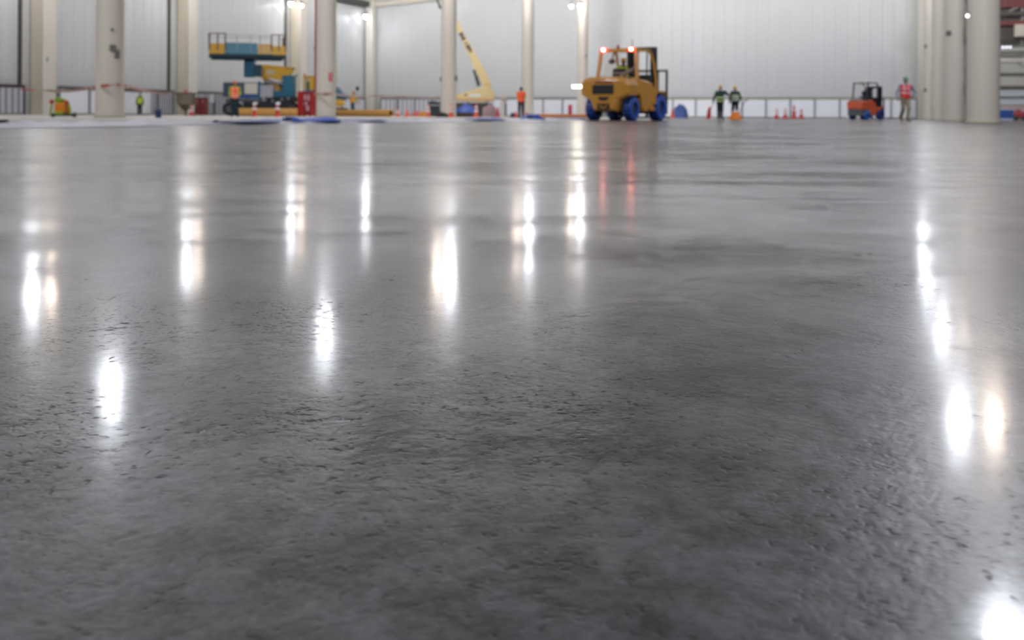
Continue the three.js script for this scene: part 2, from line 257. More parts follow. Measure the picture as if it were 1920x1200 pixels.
// unseen wall washers under the roof, placed out of view to light the walls: closed troughs that throw their light at the back and left walls only
{
  const trough = [bx(9, 0.5, 0.04, 0, 0, 0.26), bx(9, 0.04, 0.5, 0, 0.25, 0.02), bx(9, 0.04, 0.5, 0, -0.25, 0.02), bx(0.04, 0.5, 0.5, -4.5, 0, 0.02), bx(0.04, 0.5, 0.5, 4.5, 0, 0.02)].map((g) => g), face = bx(8.9, 0.44, 0.02, 0, 0, 0.2);
  const glow = new THREE.MeshPhysicalMaterial({ color: 0xffffff, emissive: 0xf9f8f6, emissiveIntensity: UNSEEN_WASH, roughness: 0.5, side: THREE.DoubleSide });
  const wash = (b, a, turn, power) => {
    const t = thing('unseen_wall_light', 'unseen long trough light under the roof, placed to light the wall', 'lamp', hall(b, a, TOP - 1.35), TURN + turn, 'unseen trough lights out of view');
    obj('trough', trough.map((g) => g.clone()), metal, t); obj('diffuser_lens', face.clone(), glow, t); obj('hanger', rod([-3, 0.2, 0], [-3, 1.35, 0], 0.02), metal, t); obj('hanger', rod([3, 0.2, 0], [3, 1.35, 0], 0.02), metal, t);
    const l = new THREE.RectAreaLight(0xf9f8f6, UNSEEN_WASH * power, 8.8, 0.4); l.position.set(0, 0, 0.17); l.rotation.x = -0.25; t.add(l);
  };
  for (let i = 0; i < 7; i++) wash(-46 + i * 10.2, 80.5, 0, 1);
  for (let i = 0; i < 7; i++) wash(-38.5, 88 - i * 10.2, Math.PI / 2, 0.27);
}
// ------------------------------------------------------------------ people
function surfaceNets(f, lo, hi, cell) {
  const n = [0, 1, 2].map((i) => Math.ceil((hi[i] - lo[i]) / cell) + 1), [nx, ny, nz] = n, val = new Float32Array(nx * ny * nz), id = (x, y, z) => x + nx * (y + ny * z);
  for (let z = 0; z < nz; z++) for (let y = 0; y < ny; y++) for (let x = 0; x < nx; x++) val[id(x, y, z)] = f(lo[0] + x * cell, lo[1] + y * cell, lo[2] + z * cell);
  const vert = new Int32Array(nx * ny * nz).fill(-1), pos = [], nor = [], idx = [];
  for (let z = 0; z < nz - 1; z++) for (let y = 0; y < ny - 1; y++) for (let x = 0; x < nx - 1; x++) {
    let c = 0, sx = 0, sy = 0, sz = 0;
    const q = [0, 1, 2, 3, 4, 5, 6, 7].map((k) => val[id(x + (k & 1), y + ((k >> 1) & 1), z + (k >> 2))]);
    for (let a = 0; a < 8; a++) for (const bit of [1, 2, 4]) { const b = a | bit; if (b === a || (q[a] < 0) === (q[b] < 0)) continue; const t = q[a] / (q[a] - q[b]); sx += (a & 1) + (bit === 1 ? t : 0); sy += ((a >> 1) & 1) + (bit === 2 ? t : 0); sz += (a >> 2) + (bit === 4 ? t : 0); c++; }
    if (!c) continue;
    vert[id(x, y, z)] = pos.length / 3;
    const p = [lo[0] + (x + sx / c) * cell, lo[1] + (y + sy / c) * cell, lo[2] + (z + sz / c) * cell], e = cell * 0.4;
    const g = [f(p[0] + e, p[1], p[2]) - f(p[0] - e, p[1], p[2]), f(p[0], p[1] + e, p[2]) - f(p[0], p[1] - e, p[2]), f(p[0], p[1], p[2] + e) - f(p[0], p[1], p[2] - e)], l = Math.hypot(...g) || 1;
    pos.push(...p); nor.push(g[0] / l, g[1] / l, g[2] / l);
  }
  const quad = (a, b, c, d, s) => { if (a < 0 || b < 0 || c < 0 || d < 0) return; s ? idx.push(a, b, c, a, c, d) : idx.push(a, c, b, a, d, c); };
  for (let z = 1; z < nz - 1; z++) for (let y = 1; y < ny - 1; y++) for (let x = 1; x < nx - 1; x++) {
    const v = val[id(x, y, z)] < 0;
    if (v !== (val[id(x + 1, y, z)] < 0)) quad(vert[id(x, y - 1, z - 1)], vert[id(x, y, z - 1)], vert[id(x, y, z)], vert[id(x, y - 1, z)], v);
    if (v !== (val[id(x, y + 1, z)] < 0)) quad(vert[id(x - 1, y, z - 1)], vert[id(x - 1, y, z)], vert[id(x, y, z)], vert[id(x, y, z - 1)], v);
    if (v !== (val[id(x, y, z + 1)] < 0)) quad(vert[id(x - 1, y - 1, z)], vert[id(x, y - 1, z)], vert[id(x, y, z)], vert[id(x - 1, y, z)], v);
  }
  const g = new THREE.BufferGeometry();
  g.setAttribute('position', new THREE.Float32BufferAttribute(pos, 3)); g.setAttribute('normal', new THREE.Float32BufferAttribute(nor, 3)); g.setIndex(idx);
  return g;
}
const cap = (a, b, r0, r1, sx = 1) => { const [ax, ay, az] = a, dx = (b[0] - ax) / sx, dy = b[1] - ay, dz = b[2] - az, l = dx * dx + dy * dy + dz * dz || 1e-9; return (x, y, z) => { const px = (x - ax) / sx, py = y - ay, pz = z - az, t = Math.max(0, Math.min(1, (px * dx + py * dy + pz * dz) / l)); return Math.hypot(px - dx * t, py - dy * t, pz - dz * t) - (r0 + (r1 - r0) * t); }; };
const ball = (c, r) => (x, y, z) => { const k = Math.hypot((x - c[0]) / r[0], (y - c[1]) / r[1], (z - c[2]) / r[2]); return (k - 1) * Math.min(...r); };
const join = (list, k = 0.03) => (x, y, z) => { let d = 1e9; for (const f of list) { const e = f(x, y, z), h = Math.max(0, Math.min(1, 0.5 + (0.5 * (e - d)) / k)); d = e + (d - e) * h - k * h * (1 - h); } return d; };
const reach = (pts, m) => [[0, 1, 2].map((i) => Math.min(...pts.map((p) => p[i])) - m), [0, 1, 2].map((i) => Math.max(...pts.map((p) => p[i])) + m)];
const skin = mat(0xa9765a, 0.6), darkSkin = mat(0x8a5c45, 0.6);
function person(label, p, turn, o) {
  const t = thing('person', label, 'person', p, turn), J = {
    pelvis: [0, 0.97, 0], chest: [0, 1.3, 0], neck: [0, 1.48, 0], head: [0, 1.63, 0.03],
    hipL: [0.095, 0.93, 0], kneeL: [0.11, 0.5, 0.03], ankL: [0.12, 0.09, -0.01], toeL: [0.14, 0.045, 0.17], hipR: [-0.095, 0.93, 0], kneeR: [-0.11, 0.5, 0.03], ankR: [-0.12, 0.09, -0.01], toeR: [-0.14, 0.045, 0.17],
    shL: [0.185, 1.42, -0.01], elL: [0.25, 1.15, -0.03], wrL: [0.26, 0.9, 0.06], shR: [-0.185, 1.42, -0.01], elR: [-0.25, 1.15, -0.03], wrR: [-0.26, 0.9, 0.06], ...(o.pose || {}),
  };
  const v = (k) => V(...J[k]), up = v('neck').sub(v('pelvis')).normalize();
  // the body: one continuous skin, with a finer head and finer hands
  const bones = [cap(J.pelvis, J.chest, 0.115, 0.12, 1.3), cap(J.chest, J.neck, 0.1, 0.055), cap(J.neck, J.head, 0.055, 0.06), cap(J.shL, J.shR, 0.06, 0.06)];
  for (const s of ['L', 'R']) bones.push(cap(J['hip' + s], J['knee' + s], 0.082, 0.056), cap(J['knee' + s], J['ank' + s], 0.055, 0.038), cap(J['ank' + s], J['toe' + s], 0.045, 0.035), cap(J['sh' + s], J['el' + s], 0.05, 0.041), cap(J['el' + s], J['wr' + s], 0.041, 0.028));
  const all = Object.values(J), [lo, hi] = reach(all, 0.17), parts = [surfaceNets(join(bones), lo, hi, 0.024)];
  const h = J.head, face = join([ball([h[0], h[1] + 0.02, h[2] - 0.015], [0.078, 0.105, 0.098]), ball([h[0], h[1] - 0.055, h[2] + 0.02], [0.055, 0.06, 0.062]), cap([h[0], h[1] + 0.005, h[2] + 0.075], [h[0], h[1] - 0.03, h[2] + 0.098], 0.009, 0.016), ball([h[0] + 0.08, h[1] - 0.005, h[2] - 0.01], [0.012, 0.03, 0.02]), ball([h[0] - 0.08, h[1] - 0.005, h[2] - 0.01], [0.012, 0.03, 0.02]), cap([h[0] - 0.02, h[1] - 0.062, h[2] + 0.078], [h[0] + 0.02, h[1] - 0.062, h[2] + 0.078], 0.009, 0.009), cap(J.neck, [h[0], h[1] - 0.05, h[2] - 0.02], 0.055, 0.055)], 0.018);
  parts.push(surfaceNets(face, [h[0] - 0.11, h[1] - 0.19, h[2] - 0.13], [h[0] + 0.11, h[1] + 0.15, h[2] + 0.14], 0.011));
  for (const s of ['L', 'R']) {                                             // a palm, four unequal curled fingers and a thumb from its side
    const w = v('wr' + s), d = w.clone().sub(v('el' + s)).normalize(), k = s === 'L' ? 1 : -1, fwd = V(0, 0, 1).addScaledVector(d, -d.z).normalize(), inn = d.clone().cross(fwd).multiplyScalar(-k).normalize();
    const P = (a, b, c) => w.clone().addScaledVector(d, a).addScaledVector(fwd, b).addScaledVector(inn, c).toArray(), fs = [cap(P(0, 0, 0), P(0.05, 0, 0), 0.028, 0.03), cap(P(0.05, -0.03, 0), P(0.07, 0.03, 0), 0.016, 0.016)];
    [0.036, 0.012, -0.012, -0.034].forEach((b, i) => { const L = [0.036, 0.042, 0.039, 0.03][i]; fs.push(cap(P(0.075, b, 0), P(0.075 + L, b, 0.012), 0.0095, 0.0085), cap(P(0.075 + L, b, 0.012), P(0.075 + L * 1.55, b, 0.04), 0.0085, 0.0075)); });
    fs.push(cap(P(0.025, 0.03, 0.005), P(0.055, 0.06, 0.025), 0.012, 0.01), cap(P(0.055, 0.06, 0.025), P(0.09, 0.06, 0.038), 0.01, 0.008));
    const [a, b] = reach([P(0, 0, 0), P(0.16, 0.07, 0.05), P(0.16, -0.06, 0), P(0, 0.07, 0)], 0.04); parts.push(surfaceNets(join(fs, 0.008), a, b, 0.009));
  }
  obj('body', parts, o.skin || skin, t);
  obj('eye', sp(0.011, h[0] + 0.03, h[1] + 0.012, h[2] + 0.075), mat(0x1c1512, 0.3), t); obj('eye', sp(0.011, h[0] - 0.03, h[1] + 0.012, h[2] + 0.075), mat(0x1c1512, 0.3), t);
  // clothes follow the body
  const legs = [cap(J.hipL, J.hipR, 0.115, 0.115), cap(J.pelvis, [J.pelvis[0], J.pelvis[1] + 0.05, J.pelvis[2]], 0.12, 0.125, 1.25)];
  for (const s of ['L', 'R']) legs.push(cap(J['hip' + s], J['knee' + s], 0.1, 0.078), cap(J['knee' + s], J['ank' + s], 0.078, 0.066));
  const lp = ['pelvis', 'hipL', 'hipR', 'kneeL', 'kneeR', 'ankL', 'ankR'].map((k) => J[k]);
  obj('trousers', surfaceNets(join(legs), ...reach(lp, 0.17), 0.022), mat(o.trousers, 0.85), t);
  for (const s of ['L', 'R']) { const b = join([cap([J['ank' + s][0], J['ank' + s][1] + 0.06, J['ank' + s][2]], J['ank' + s], 0.055, 0.056), cap(J['ank' + s], J['toe' + s], 0.056, 0.046)]); obj('boot', surfaceNets((x, y, z) => Math.max(b(x, y, z), J['toe' + s][1] - 0.043 - y), ...reach([J['ank' + s], J['toe' + s]], 0.13), 0.016), mat(o.boots ?? 0x2a2522, 0.7), t); }
  const torso = [cap([J.pelvis[0], J.pelvis[1] + 0.02, J.pelvis[2]], J.chest, 0.128, 0.138, 1.34), cap(J.shL, J.shR, 0.078, 0.078), cap(J.chest, J.neck, 0.12, 0.07)], arms = ['L', 'R'].flatMap((s) => [cap(J['sh' + s], J['el' + s], 0.067, 0.058), cap(J['el' + s], J['wr' + s], 0.058, 0.045)]);
  const tp = ['pelvis', 'chest', 'neck', 'shL', 'shR', 'elL', 'elR', 'wrL', 'wrR'].map((k) => J[k]);
  obj('shirt', surfaceNets(join([...torso, ...arms]), ...reach(tp, 0.19), 0.022), mat(o.shirt, 0.85), t);
  if (o.vest != null) {
    const tj = join([...torso, cap(J.shL, J.shR, 0.09, 0.09)]), along = (x, y, z) => (x - J.pelvis[0]) * up.x + (y - J.pelvis[1]) * up.y + (z - J.pelvis[2]) * up.z, len = v('neck').distanceTo(v('pelvis'));
    const inside = (g, a, b) => (x, y, z) => { const q = along(x, y, z); return Math.max(tj(x, y, z) - g, a - q, q - b, Math.abs(x - J.neck[0]) - 0.235); };
    const vp = reach(['pelvis', 'chest', 'neck', 'shL', 'shR'].map((k) => J[k]), 0.24);
    const vest = obj('vest', surfaceNets(inside(0.024, -0.09, len - 0.03), ...vp, 0.02), mat(o.vest, 0.7), t);
    for (const [a, b] of o.bands || [[0.06, 0.12], [0.2, 0.26]]) obj('reflective_band', surfaceNets(inside(0.034, a, b), ...vp, 0.02), mat(o.band ?? 0xd8d6c4, 0.4), vest);
    if (o.straps) for (const k of [1, -1]) obj('reflective_band', surfaceNets((x, y, z) => Math.max(inside(0.034, 0.1, len - 0.02)(x, y, z), Math.abs(Math.abs(x - J.neck[0]) - 0.1) - 0.03, -k * (x - J.neck[0])), ...vp, 0.02), mat(o.band ?? 0xd8d6c4, 0.4), vest);
  }
  if (o.sleeve != null) for (const s of o.sleeves || 'LR') obj('sleeve', surfaceNets(join([cap(J['sh' + s], J['el' + s], 0.074, 0.066), cap(J['el' + s], J['wr' + s], 0.066, 0.052)]), ...reach([J['sh' + s], J['el' + s], J['wr' + s]], 0.12), 0.02), mat(o.sleeve, 0.8), t);
  if (o.helmet != null) {
    const g = [lathe([[0, 0.085], [0.03, 0.083], [0.07, 0.066], [0.098, 0.03], [0.108, -0.015], [0.112, -0.02], [0.104, -0.022], [0, -0.02]], 24).scale(1, 1, 1.16), put(new THREE.CylinderGeometry(0.105, 0.115, 0.012, 24, 1, false, -1.1, 2.2), 0, -0.022, 0.045), rb(0.02, 0.012, 0.19, 0.005, 0, 0.08, 0)].map((q) => q.applyMatrix4(new THREE.Matrix4().makeRotationX(-0.08)).translate(h[0], h[1] + 0.062, h[2] - 0.012));
    obj('helmet', g, mat(o.helmet, 0.3), t);
  } else obj('hair', surfaceNets((x, y, z) => Math.max(ball([h[0], h[1] + 0.03, h[2] - 0.022], [0.09, 0.108, 0.108])(x, y, z), (h[1] - 0.02 + (z - h[2]) * 0.9) - y), [h[0] - 0.12, h[1] - 0.14, h[2] - 0.16], [h[0] + 0.12, h[1] + 0.17, h[2] + 0.12], 0.012), mat(0x15110f, 0.7), t);
  if (o.scale) t.scale.setScalar(o.scale);
  return t;
}
const each = (name, geos, m, parent) => geos.map((g) => obj(name, g, m, parent));
const seatPose = (y, z, armZ = 0.42) => ({ pelvis: [0, y + 0.12, z], chest: [0, y + 0.45, z - 0.03], neck: [0, y + 0.63, z], head: [0, y + 0.78, z + 0.04], hipL: [0.1, y + 0.09, z], hipR: [-0.1, y + 0.09, z], kneeL: [0.14, y + 0.1, z + 0.42], kneeR: [-0.14, y + 0.1, z + 0.42], ankL: [0.14, y - 0.33, z + 0.5], ankR: [-0.14, y - 0.33, z + 0.5], toeL: [0.14, y - 0.37, z + 0.66], toeR: [-0.14, y - 0.37, z + 0.66], shL: [0.19, y + 0.56, z], shR: [-0.19, y + 0.56, z], elL: [0.25, y + 0.3, z + 0.16], elR: [-0.25, y + 0.3, z + 0.16], wrL: [0.13, y + 0.36, z + armZ], wrR: [-0.15, y + 0.36, z + armZ] });

// ------------------------------------------------------------------ forklifts: x right, z back, heading -z
function wheel(t, x, y, z, r, w, tyre, hub, yaw = 0) {
  const k = x > 0 ? 1 : -1, o = new THREE.Group(); o.name = 'wheel'; o.position.set(x, y, z); o.rotation.set(0, yaw, 0); t.add(o);
  const prof = [[r * 0.56, -w / 2], [r * 0.9, -w / 2], [r * 0.98, -w * 0.4], [r, -w * 0.25], [r, w * 0.25], [r * 0.98, w * 0.4], [r * 0.9, w / 2], [r * 0.56, w / 2], [r * 0.52, w * 0.3], [r * 0.52, -w * 0.3], [r * 0.56, -w / 2]];
  obj('tyre', lathe(prof, 32).rotateZ(Math.PI / 2), tyre, o);
  if (tyre === blueWrap) each('tread_block', Array.from({ length: 18 }, (_, i) => bx(w * 0.8, 0.012, r * 0.16, 0, r + 0.002, 0).rotateX(i * Math.PI / 9)), mat(0x0c1634, 0.5), o);
  obj('hub', [lathe([[0, w * 0.22], [r * 0.2, w * 0.3], [r * 0.26, w * 0.16], [r * 0.5, w * 0.1], [r * 0.53, w * 0.32], [r * 0.53, -w * 0.3], [0, -w * 0.3]], 24).rotateZ(-Math.PI / 2 * k), ...Array.from({ length: 6 }, (_, i) => cy(r * 0.045, r * 0.045, 0.04, k * w * 0.2, Math.cos(i * Math.PI / 3) * r * 0.34, Math.sin(i * Math.PI / 3) * r * 0.34, 0, 0, Math.PI / 2, 8))], hub, o);
  return o;
}
const blueWrap = mat(0x1d4fae, 0.28, 0, { clearcoat: 0.4, clearcoatRoughness: 0.2 }), darkHub = mat(0x4a4438, 0.6), black = mat(0x15161a, 0.45), charcoal = mat(0x2c2e31, 0.5), steel = mat(0x7f8183, 0.35, 0.6);
function mast(t, z, w, h, fr, rail) {
  const m = new THREE.Group(); m.name = 'mast'; m.position.set(0, 0, z); t.add(m);
  for (const s of [-1, 1]) { obj('upright', ext([[-0.075, -0.09], [0.075, -0.09], [0.075, -0.06], [-0.03, -0.06], [-0.03, 0.06], [0.075, 0.06], [0.075, 0.09], [-0.075, 0.09]], h, 0.004).rotateX(Math.PI / 2).rotateY(s > 0 ? Math.PI : 0).translate(s * w / 2, h / 2 + 0.12, 0), black, m); obj('upright', ext([[-0.05, -0.07], [0.05, -0.07], [0.05, 0.07], [-0.05, 0.07]], h - 0.1, 0.006).rotateX(Math.PI / 2).translate(s * (w / 2 - 0.13), h / 2 + 0.16, -0.05), black, m); obj('lift_cylinder', [cy(0.055, 0.055, h * 0.62, s * w * 0.22, h * 0.35, 0.06), cy(0.032, 0.032, h * 0.36, s * w * 0.22, h * 0.8, 0.06)], steel, m); }
  each('crossbar', [rb(w + 0.1, 0.12, 0.1, 0.01, 0, h + 0.08, 0), rb(w, 0.12, 0.08, 0.01, 0, h * 0.55, 0.08), rb(w, 0.14, 0.08, 0.01, 0, 0.4, 0.08)], black, m);
  const c = new THREE.Group(); c.name = 'fork_carriage'; c.position.set(0, 0, z - 0.2); t.add(c);
  obj('backrest_frame', ext([[-fr, 0.25], [fr, 0.25], [fr, rail], [-fr, rail]], 0.06, 0.008, [[[-fr + 0.08, 0.33], [fr - 0.08, 0.33], [fr - 0.08, rail - 0.08], [-fr + 0.08, rail - 0.08]]]), black, c);
  each('backrest_bar', [-0.6, -0.3, 0.3, 0.6].map((k) => rb(0.05, rail - 0.4, 0.04, 0.006, k * fr, (rail + 0.25) / 2, 0)), black, c);
  each('backrest_bar', [rb(2 * fr - 0.1, 0.07, 0.05, 0.006, 0, rail * 0.55, 0)], black, c);
  for (const s of [-1, 1]) obj('fork', [rb(0.15, 0.75, 0.06, 0.01, s * 0.4, 0.45, -0.06), ext([[-0.075, 0], [0.075, 0], [0.05, 1.5], [-0.05, 1.5]], 0.05, 0.008).rotateX(-Math.PI / 2).translate(s * 0.4, 0.1, -0.05)], black, c);
  return m;
}
{
  const P = at(1168, 50.5), t = thing('forklift', 'big yellow forklift with blue wrapped wheels and red roof lamps', 'forklift', P, -(25 + 6) * R);
  const yel = mat(0xd0912a, 0.34, 0, { clearcoat: 1, clearcoatRoughness: 0.05 }), yel2 = mat(0xb8801f, 0.45);
  const cw = obj('counterweight', ext([[-0.44, 0.34], [-0.58, 0.72], [-0.95, 0.92], [-0.97, 1.28], [-0.86, 1.5], [-0.6, 1.57], [0.6, 1.57], [0.86, 1.5], [0.97, 1.28], [0.95, 0.92], [0.58, 0.72], [0.44, 0.34]], 0.95, 0.15).translate(0, 0, 1.15), yel, t);
  obj('grille', rb(0.84, 0.34, 0.06, 0.03, -0.04, 1.11, 1.62), black, cw); each('grille_bar', [-0.06, 0.02].map((y) => bx(0.8, 0.012, 0.02, -0.04, 1.13 + y, 1.655)), charcoal, cw);
  obj('tow_slot', ext([[-0.22, 0.06], [0.22, 0.06], [0.2, -0.02], [0.1, -0.08], [-0.1, -0.08], [-0.2, -0.02]], 0.06, 0.01).translate(-0.02, 0.79, 1.61), black, cw);
  obj('tow_recess', rb(0.5, 0.24, 0.04, 0.015, -0.02, 0.5, 1.61), mat(0x4d3818, 0.7), cw); obj('tow_hook', new THREE.TorusGeometry(0.11, 0.03, 8, 16, Math.PI).rotateZ(Math.PI).translate(-0.02, 0.55, 1.64), yel2, cw);
  obj('name_plate', rb(0.7, 0.12, 0.012, 0.004, -0.02, 1.37, 1.627), mat(0xb37a2c, 0.4), cw);
  each('lettering', [[-0.27, 0.07], [-0.15, 0.09], [-0.03, 0.07], [0.1, 0.09], [0.19, 0.07], [0.28, 0.08]].map(([x, w]) => rb(w, 0.085, 0.008, 0.003, x - 0.02, 1.37, 1.635)), mat(0x9c3d22, 0.5), cw);
  obj('hood', side([[-0.75, 1.57], [0.45, 1.5], [0.55, 1.3], [0.3, 0.9], [-0.75, 0.9]], 1.5, 0.06), yel, t);
  for (const s of [-1, 1]) {
    obj('side_panel', side([[-0.68, 1.52], [0.2, 1.46], [0.62, 1.36], [0.78, 1.1], [0.82, 0.42], [0.72, 0.36], [-0.22, 0.34], [-0.34, 0.5], [-0.42, 0.86], [-0.68, 0.98]], 0.2, 0.04).translate(s * 0.84, 0, 0), yel, t);
    obj('step', rb(0.16, 0.1, 0.55, 0.02, s * 0.93, 0.42, -0.42), yel2, t);
    obj('fender', side([[0.62, 0.62], [0.66, 1.02], [0.9, 1.12], [1.5, 1.12], [1.72, 0.98], [1.74, 0.9], [1.5, 1.04], [0.92, 1.04], [0.74, 0.94], [0.72, 0.62]], 0.44, 0.015).translate(s * 0.8, 0, 0), yel, t);
    wheel(t, s * 0.74, 0.43, 0.9, 0.43, 0.34, blueWrap, darkHub); wheel(t, s * 0.86, 0.49, -1.2, 0.49, 0.42, blueWrap, darkHub);
  }
  obj('chassis', [rb(1.2, 0.5, 2.4, 0.04, 0, 0.55, -0.3), bx(1.3, 0.14, 0.16, 0, 0.46, -1.2)], black, t);
  obj('dash', rb(1.3, 0.75, 0.25, 0.05, 0, 1.35, -1.12), charcoal, t); obj('floor_plate', rb(1.4, 0.06, 0.9, 0.01, 0, 0.92, -0.75), charcoal, t);
  // roof guard
  const gd = new THREE.Group(); gd.name = 'roof_guard'; t.add(gd);
  for (const s of [-1, 1]) { obj('rear_post', bar([s * 0.8, 1.5, 0.52], [s * 0.7, 2.58, 0.4], 0.11, 0.09), yel, gd); obj('front_post', new THREE.TubeGeometry(new THREE.CatmullRomCurve3([[s * 0.8, 1.05, -1.12], [s * 0.79, 1.4, -1.22], [s * 0.75, 2.1, -1.12], [s * 0.71, 2.5, -0.92], [s * 0.7, 2.6, -0.72]].map((p) => V(...p))), 24, 0.055, 8), yel, gd); obj('roof_rail', bar([s * 0.7, 2.6, 0.42], [s * 0.7, 2.62, -0.8], 0.1, 0.09), yel, gd); }
  each('roof_bar', [-0.9, -0.62, -0.36, -0.1, 0.16].map((z) => rb(1.36, 0.03, 0.08, 0.01, 0, 2.6, z)), yel2, gd);
  obj('rear_beam', rb(1.5, 0.13, 0.1, 0.02, 0, 2.58, 0.42), yel, gd); obj('mirror', [sp(0.14, -0.3, 2.18, 0.34, 1, 0.7, 0.3), rod([-0.2, 2.55, 0.38], [-0.28, 2.22, 0.36], 0.025)], mat(0x4a3a20, 0.4), gd);
  obj('beacon', [cy(0.04, 0.05, 0.12, -0.02, 2.71, 0.42), cy(0.06, 0.06, 0.03, -0.02, 2.655, 0.42)], mat(0x8c2a1c, 0.4), gd);
  for (const s of [-1, 1]) {
    const l = obj('brake_lamp', rb(0.2, 0.13, 0.07, 0.03, s * 0.56, 2.6, 0.5), new THREE.MeshPhysicalMaterial({ color: 0xff3020, emissive: 0xff2a18, emissiveIntensity: 16, roughness: 0.3, side: THREE.DoubleSide }), t, 'glowing red lamp');
    obj('bulb', sp(0.045, s * 0.56, 2.6, 0.545, 1.3, 1, 0.4), new THREE.MeshPhysicalMaterial({ color: 0xffffff, emissive: 0xffd8c8, emissiveIntensity: 26, roughness: 0.3, side: THREE.DoubleSide }), l);
    const r = new THREE.RectAreaLight(0xff2a18, 6, 0.18, 0.1); r.position.set(s * 0.56, 2.6, 0.575); r.rotation.y = Math.PI; t.add(r);
  }
  { const w = obj('work_lamp', [rb(0.62, 0.13, 0.1, 0.03, -1.2, 1.24, 1.12)], charcoal, t); obj('lamp_lens', rb(0.6, 0.1, 0.03, 0.012, -1.2, 1.24, 1.18), new THREE.MeshPhysicalMaterial({ color: 0xffffff, emissive: 0xfff2c8, emissiveIntensity: 14, roughness: 0.3, side: THREE.DoubleSide }), w, 'bright white work lamp');
    const r = new THREE.RectAreaLight(0xfff2c8, 14, 0.56, 0.09); r.position.set(-1.2, 1.24, 1.2); r.rotation.y = Math.PI; t.add(r); }
  obj('seat', [rb(0.55, 0.14, 0.5, 0.05, -0.1, 1.36, -0.2), rb(0.52, 0.5, 0.14, 0.06, -0.1, 1.68, 0.14, -0.15)], mat(0x2b2829, 0.7), t); obj('head_pad', rb(0.34, 0.12, 0.05, 0.02, -0.12, 1.74, 0.24), mat(0x7c6b66, 0.7), t);
  obj('exhaust_pipe', [tube([[0.12, 1.5, 0.42], [0.16, 1.66, 0.42], [0.3, 1.76, 0.38], [0.5, 1.86, 0.3], [0.62, 1.95, 0.25], [0.64, 2.3, 0.25]], 0.07, 24, 10)], mat(0x8e8280, 0.45, 0.3), t); obj('exhaust_guard', rod([0.64, 2.0, 0.25], [0.64, 2.52, 0.25], 0.09, 0.09, 14), mat(0x6a5658, 0.5), t);
  obj('steering_wheel', new THREE.TorusGeometry(0.19, 0.018, 8, 24).rotateX(-1.1).translate(-0.1, 1.72, -0.72), black, t);
  obj('antenna', rod([0.55, 2.62, 0.4], [0.55, 2.95, 0.42], 0.012), black, t);
  mast(t, -1.72, 1.05, 2.68, 0.98, 1.95);
  const d = person('seated forklift driver in lime vest and yellow helmet on the big yellow forklift', P.clone().add(V(-0.1, 0.0, -0.12).applyAxisAngle(V(0, 1, 0), -31 * R)), Math.PI - 31 * R, { pose: seatPose(1.42, 0.1, 0.44), trousers: 0x20242a, shirt: 0x1c2024, vest: 0xb9d04a, band: 0xdfe6c0, helmet: 0xd79a10, skin: darkSkin });
}
{
  const P = at(1622, 31), t = thing('forklift', 'small orange forklift with black roof frame far to the right', 'forklift', P, -(30 + 19) * R), or = mat(0xc4532a, 0.4, 0, { clearcoat: 0.5, clearcoatRoughness: 0.15 }), navy = mat(0x0f2f74, 0.35);
  obj('counterweight', ext([[-0.5, 0.62], [-0.54, 1.05], [-0.42, 1.14], [0.42, 1.14], [0.54, 1.05], [0.5, 0.62]], 0.62, 0.06).translate(0, 0, 0.88), or, t);
  obj('lower_weight', rb(1.0, 0.4, 0.7, 0.05, 0, 0.42, 0.8), mat(0x4a4f52, 0.5), t);
  obj('hood', side([[-0.6, 1.14], [0.0, 1.2], [0.35, 1.02], [0.62, 0.62], [0.9, 0.5], [0.9, 0.28], [-0.5, 0.28], [-0.56, 0.6]], 0.98, 0.05), or, t);
  obj('toolbox', rb(0.62, 0.16, 0.4, 0.04, -0.12, 1.22, 0.85), mat(0x8a9290, 0.4), t); obj('toolbox_pad', rb(0.66, 0.06, 0.44, 0.02, -0.12, 1.13, 0.86), black, t);
  for (const s of [-1, 1]) { wheel(t, s * 0.46, 0.27, 0.62, 0.27, 0.22, s < 0 ? navy : mat(0x1660b8, 0.3), charcoal); wheel(t, s * 0.54, 0.33, -0.8, 0.33, 0.26, navy, charcoal); obj('fender', side([[0.42, 0.55], [0.5, 0.76], [1.1, 0.8], [1.16, 0.7], [0.56, 0.68], [0.5, 0.55]], 0.26, 0.01).translate(s * 0.53, 0, 0), or, t);
    each('roof_post', [bar([s * 0.46, 1.12, 0.62], [s * 0.45, 2.2, 0.5], 0.07, 0.07)], charcoal, t); obj('roof_post', tube([[s * 0.48, 0.7, -0.95], [s * 0.47, 1.3, -0.95], [s * 0.45, 2.0, -0.72], [s * 0.45, 2.2, -0.5]], 0.04), black, t); obj('roof_rail', bar([s * 0.45, 2.21, 0.52], [s * 0.45, 2.22, -0.55], 0.07, 0.07), charcoal, t); }
  each('roof_bar', [0.5, 0.3, 0.1, -0.1, -0.3, -0.5].map((z) => rb(0.9, 0.04, 0.05, 0.01, 0, 2.22, z)), mat(0x55502e, 0.5), t);
  obj('seat', [rb(0.46, 0.1, 0.4, 0.04, 0, 1.0, 0.0), rb(0.44, 0.32, 0.1, 0.04, 0, 1.26, 0.3, -0.15)], black, t); obj('dash', rb(0.85, 0.75, 0.22, 0.04, 0, 0.98, -0.72), black, t);
  obj('steering_wheel', new THREE.TorusGeometry(0.16, 0.016, 8, 20).rotateX(-1.1).translate(0, 1.42, -0.45), black, t);
  mast(t, -1.12, 0.72, 1.9, 0.52, 1.3);
  person('seated driver in dark clothes with an orange scarf on the small orange forklift', P.clone(), Math.PI - 49 * R, { pose: seatPose(1.12, 0.05, 0.38), trousers: 0x1b2030, shirt: 0x1a2036, skin: mat(0xb4553a, 0.7), helmet: 0xb9b4a8, scale: 0.99 });
}

